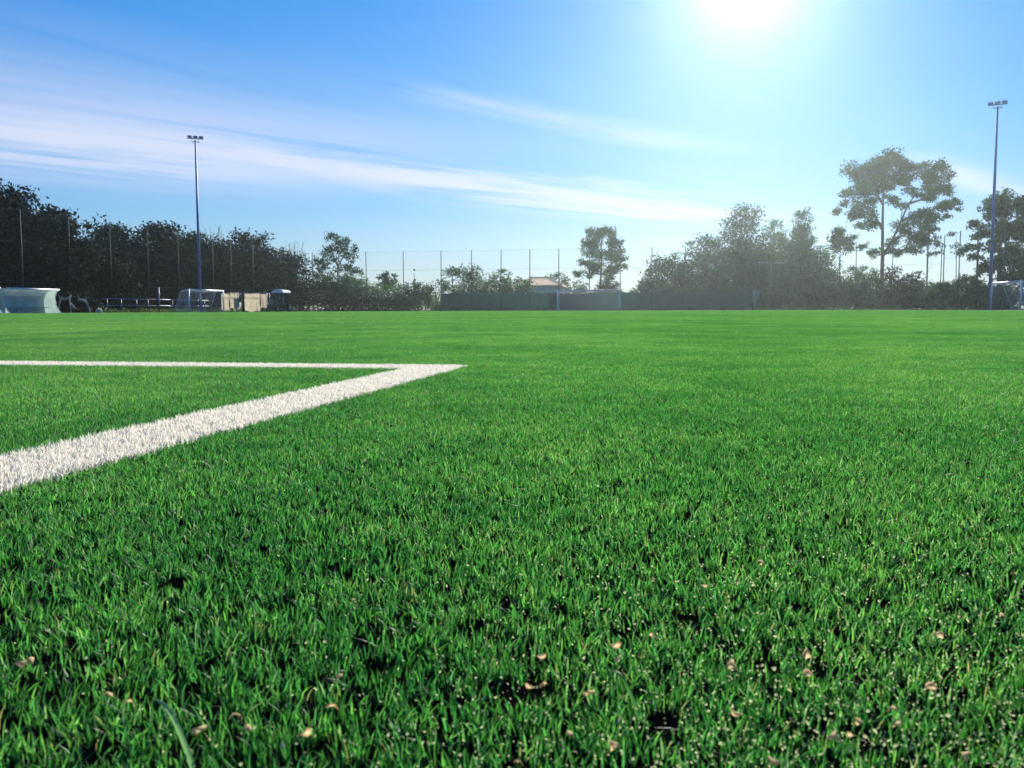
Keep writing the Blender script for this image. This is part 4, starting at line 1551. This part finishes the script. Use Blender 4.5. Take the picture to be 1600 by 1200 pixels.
MB().tube([(0, 0, 0), (0, 0, gp.z - 0.2)], 0.045, 8).build('post', M['green_steel'], root)
g_ = rock('globe', None, None, (0, 0, gp.z), 0.2, M['globe'], 1, 1.0, parent=root, sub=3)
for v in g_.data.vertices:
    v.co = v.co.normalized() * 0.21
for p in g_.data.polygons:
    p.use_smooth = True
MB().tube([(0, 0, gp.z - 0.22), (0, 0, gp.z - 0.16)], [0.06, 0.09], 10).build('collar', M['black_plastic'], root)

tq = end_point(1182) + Vector((ST, CT, 0)) * -0.3
mb = MB()
nx, nz = 10, 14
vv, ff = [], []
rt = random.Random(3)
for side in (0, 1):
    for iz in range(nz + 1):
        v = iz / nz
        z = 0.12 + 2.38 * v
        half = 0.16 + 0.62 * max(0, v - 0.42) ** 0.8
        cx = -0.38 * (1 - v) + 0.05 * math.sin(v * 7)
        for ix in range(nx + 1):
            u = ix / nx * 2 - 1
            vv.append((cx + u * half, 0.09 * math.sin(u * 6 + v * 3) + 0.05 * math.sin(v * 9) - 0.01 * side, z))
m_ = (nx + 1) * (nz + 1)
for iz in range(nz):
    for ix in range(nx):
        k = iz * (nx + 1) + ix
        ff.append((k, k + 1, k + nx + 2, k + nx + 1))
        ff.append((m_ + k, m_ + k + nx + 1, m_ + k + nx + 2, m_ + k + 1))
mb.add(vv, ff)
o = mb.build('loose_sheet', M['tarp'], smooth=True)
o.location = tq
tag(o, 'loose pale sheet hanging at the right end of the green screen', 'sheet')

# ------------------------------------------------------------------ litter on the near turf
chips = [(35, 1036, 9), (47, 1031, 8), (168, 1085, 8), (200, 1096, 8), (365, 1118, 8), (388, 1138, 7), (530, 1056, 6), (553, 938, 5), (475, 1146, 10), (520, 1103, 9),
         (848, 1069, 7), (827, 1072, 7), (920, 1082, 8), (846, 1025, 6), (960, 1008, 8), (965, 1030, 6), (1020, 993, 6), (1145, 1040, 11), (1150, 1115, 8),
         (893, 1148, 7), (958, 1165, 9), (810, 1190, 8), (1258, 1022, 9), (1260, 1052, 7), (1393, 1107, 8), (1400, 1132, 8), (1300, 1150, 9), (1342, 1128, 7),
         (1455, 1073, 7), (1468, 992, 6), (1510, 1180, 9), (1210, 1190, 10), (1565, 963, 6), (1100, 915, 5), (1150, 912, 5), (1500, 962, 5), (1330, 1148, 6),
         (310, 1140, 11), (1188, 878, 5), (1020, 905, 4)]
def flake(rg_, r, seed):
    """small curled flake of cork: a bent irregular disc with a little thickness at its rim"""
    n_ = 9
    top_ = []
    for k in range(n_):
        a_ = 2 * PI * k / n_
        q_ = r * (0.75 + 0.5 * rg_.random())
        top_.append(Vector((q_ * 1.3 * math.cos(a_), q_ * math.sin(a_), r * 0.45 * math.cos(2 * a_ + seed))))
    V = [Vector((0, 0, r * 0.35))] + top_ + [v * 0.82 - Vector((0, 0, r * 0.22)) for v in top_]
    f = [(0, 1 + k, 1 + (k + 1) % n_) for k in range(n_)]
    f += [(1 + k, 1 + n_ + k, 1 + n_ + (k + 1) % n_, 1 + (k + 1) % n_) for k in range(n_)]
    return V, f


rgf = random.Random(12)
for k, (px, py, r) in enumerate(chips):
    d = ray(px, py)
    z = 0.0102
    t_ = (z - CAMH) / d.z
    p = Vector((0, 0, CAMH)) + d * t_
    V, f = flake(rgf, r / F * t_ * 0.92, k)
    rot_ = Matrix.Rotation(rgf.uniform(0, 6), 3, 'Z') @ Matrix.Rotation(rgf.uniform(0.3, 1.0), 3, 'X')
    o = MB().add([rot_ @ v for v in V], f).build('cork_chip', M['chip'], smooth=True)
    o.location = p
    tag(o, 'small tan chip lying among the near turf blades', 'chip', 'tan chips scattered in the near turf')
rs = np.random.default_rng(31)
cv = MB()  # pale grains, also painting sun glints, thicker to the right
for k in range(10000):
    px = rs.uniform(-150, 1750)
    py = 600 + 600 * rs.random() ** 0.7
    if rs.random() > 0.06 + 0.94 * np.clip((px - 350) / 800, 0, 1) ** 1.3 * np.clip((py - 560) / 300, 0.25, 1):
        continue
    d = ray(px, py)
    z = rs.uniform(0.005, 0.0098)
    t_ = (z - CAMH) / d.z
    p = np.array((d.x * t_, d.y * t_, z))
    r = rs.uniform(0.00018, 0.00055) * (1.0 if rs.random() < 0.92 else 1.5)
    a_ = rs.random() * 6
    u = np.array((math.cos(a_), math.sin(a_), rs.normal(0, .4)))
    w_ = np.array((-math.sin(a_) * .5, math.cos(a_) * .5, 0.8))
    ring = [p + (u * math.cos(q_) + w_ * math.sin(q_)) * r * rs.uniform(.8, 1.15) for q_ in (0, 1.05, 2.1, 3.14, 4.2, 5.2)]
    nrm_ = np.cross(u, w_)
    cv.add(ring + [p + nrm_ * r * 0.6], [(i, (i + 1) % 6, 6) for i in range(6)])
o = cv.build('glint_granules', sheet('pale_granule_glint', (0.66, 0.70, 0.36), 0.6, 0.45), smooth=True)
tag(o, 'pale infill grains and painted sun glints sprinkled through the near turf', kind='stuff')
# bright flecks further out
cv = MB()
for k in range(420):
    px = rs.uniform(-60, 1650) if k % 3 == 0 else rs.uniform(-60, 700)
    py = 494 + 62 * rs.random()
    d = ray(px, py)
    z = rs.uniform(0.0078, 0.0105)
    t_ = (z - CAMH) / d.z
    p = np.array((d.x * t_, d.y * t_, z))
    r = rs.uniform(0.35, 1.0) / F * t_
    e = rs.normal(0, r, (6, 3)) * 0.3 + np.array([(r, 0, 0), (-r, 0, 0), (0, r, 0), (0, -r, 0), (0, 0, r * .7), (0, 0, -r * .7)])
    cv.add([p + q_ for q_ in e], [(0, 2, 4), (2, 1, 4), (1, 3, 4), (3, 0, 4), (2, 0, 5), (1, 2, 5), (3, 1, 5), (0, 3, 5)])
o = cv.build('leaf_litter', plain('pale_litter', (0.72, 0.70, 0.60), 0.6, 0, 0.15, 30))
tag(o, 'tiny pale petals and litter sprinkled over the pitch', kind='stuff')


def long_blade(label, a, b, za, zb, w, col):
    pa, pb = ray(*a), ray(*b)
    p0 = Vector((0, 0, CAMH)) + pa * ((za - CAMH) / pa.z)
    p1 = Vector((0, 0, CAMH)) + pb * ((zb - CAMH) / pb.z)
    o0 = Vector((p0.x, p0.y, 0))
    d = p1 - p0
    s = d.cross(Vector((0.2, -0.6, 0.8))).normalized()
    nn = d.cross(s).normalized()
    nb = 8
    V, f = [], []
    for i in range(nb + 1):
        t_ = i / nb
        c = p0 + d * t_ + Vector((0, 0, 0.006 * math.sin(PI * t_))) - o0
        ww = w * (1 - 0.75 * t_ ** 2.5) * 0.5
        V += [c - s * ww + nn * ww * .5, c, c + s * ww + nn * ww * .5]
    for i in range(nb):
        for j in range(2):
            k = i * 3 + j
            f.append((k, k + 1, k + 4, k + 3))
    me = np_mesh('grass_blade', np.array([tuple(v) for v in V]), np.array(f).ravel(), np.arange(len(f)) * 4, np.full(len(f), 4), M['blade'],
                 np.tile(np.array((*col, 1.0)), (len(V), 1)), True)
    o = bpy.data.objects.new('grass_blade', me)
    o.location = o0
    link(o)
    tag(o, label, 'grass blade')


long_blade('long pale green blade lying over the turf at lower left', (302, 1200), (238, 1092), 0.004, 0.020, 0.0018, (0.30, 0.52, 0.24))
long_blade('short bright green blade standing out at lower right', (1520, 1152), (1498, 1120), 0.007, 0.016, 0.0018, (0.16, 0.36, 0.05))
long_blade('narrow green blade leaning left among the chips near the bottom', (1000, 1125), (950, 1048), 0.003, 0.015, 0.0016, (0.10, 0.26, 0.08))

# ------------------------------------------------------------------ haze
mb = MB().box((-350, -350, -1.05), (350, 350, 24.0))
hz = mb.build('haze', None)
m, nt, out = mat_new('haze_air')
add = N(nt, 'ShaderNodeAddShader')                 # broad and narrow forward scatter of the same even air
for k, (dens, g, col) in enumerate(((0.00023, 0.78, (0.80, 1.0, 0.93)), (0.00007, 0.94, (1.0, 0.98, 0.96)))):
    pv = N(nt, 'ShaderNodeVolumePrincipled')
    pv.inputs['Color'].default_value = (*col, 1)
    pv.inputs['Density'].default_value = dens
    pv.inputs['Anisotropy'].default_value = g
    nt.links.new(pv.outputs[0], add.inputs[k])
nt.links.new(add.outputs[0], out.inputs['Volume'])
hz.data.materials.append(m)
tag(hz, 'thin bright air around the pitch', kind='stuff')
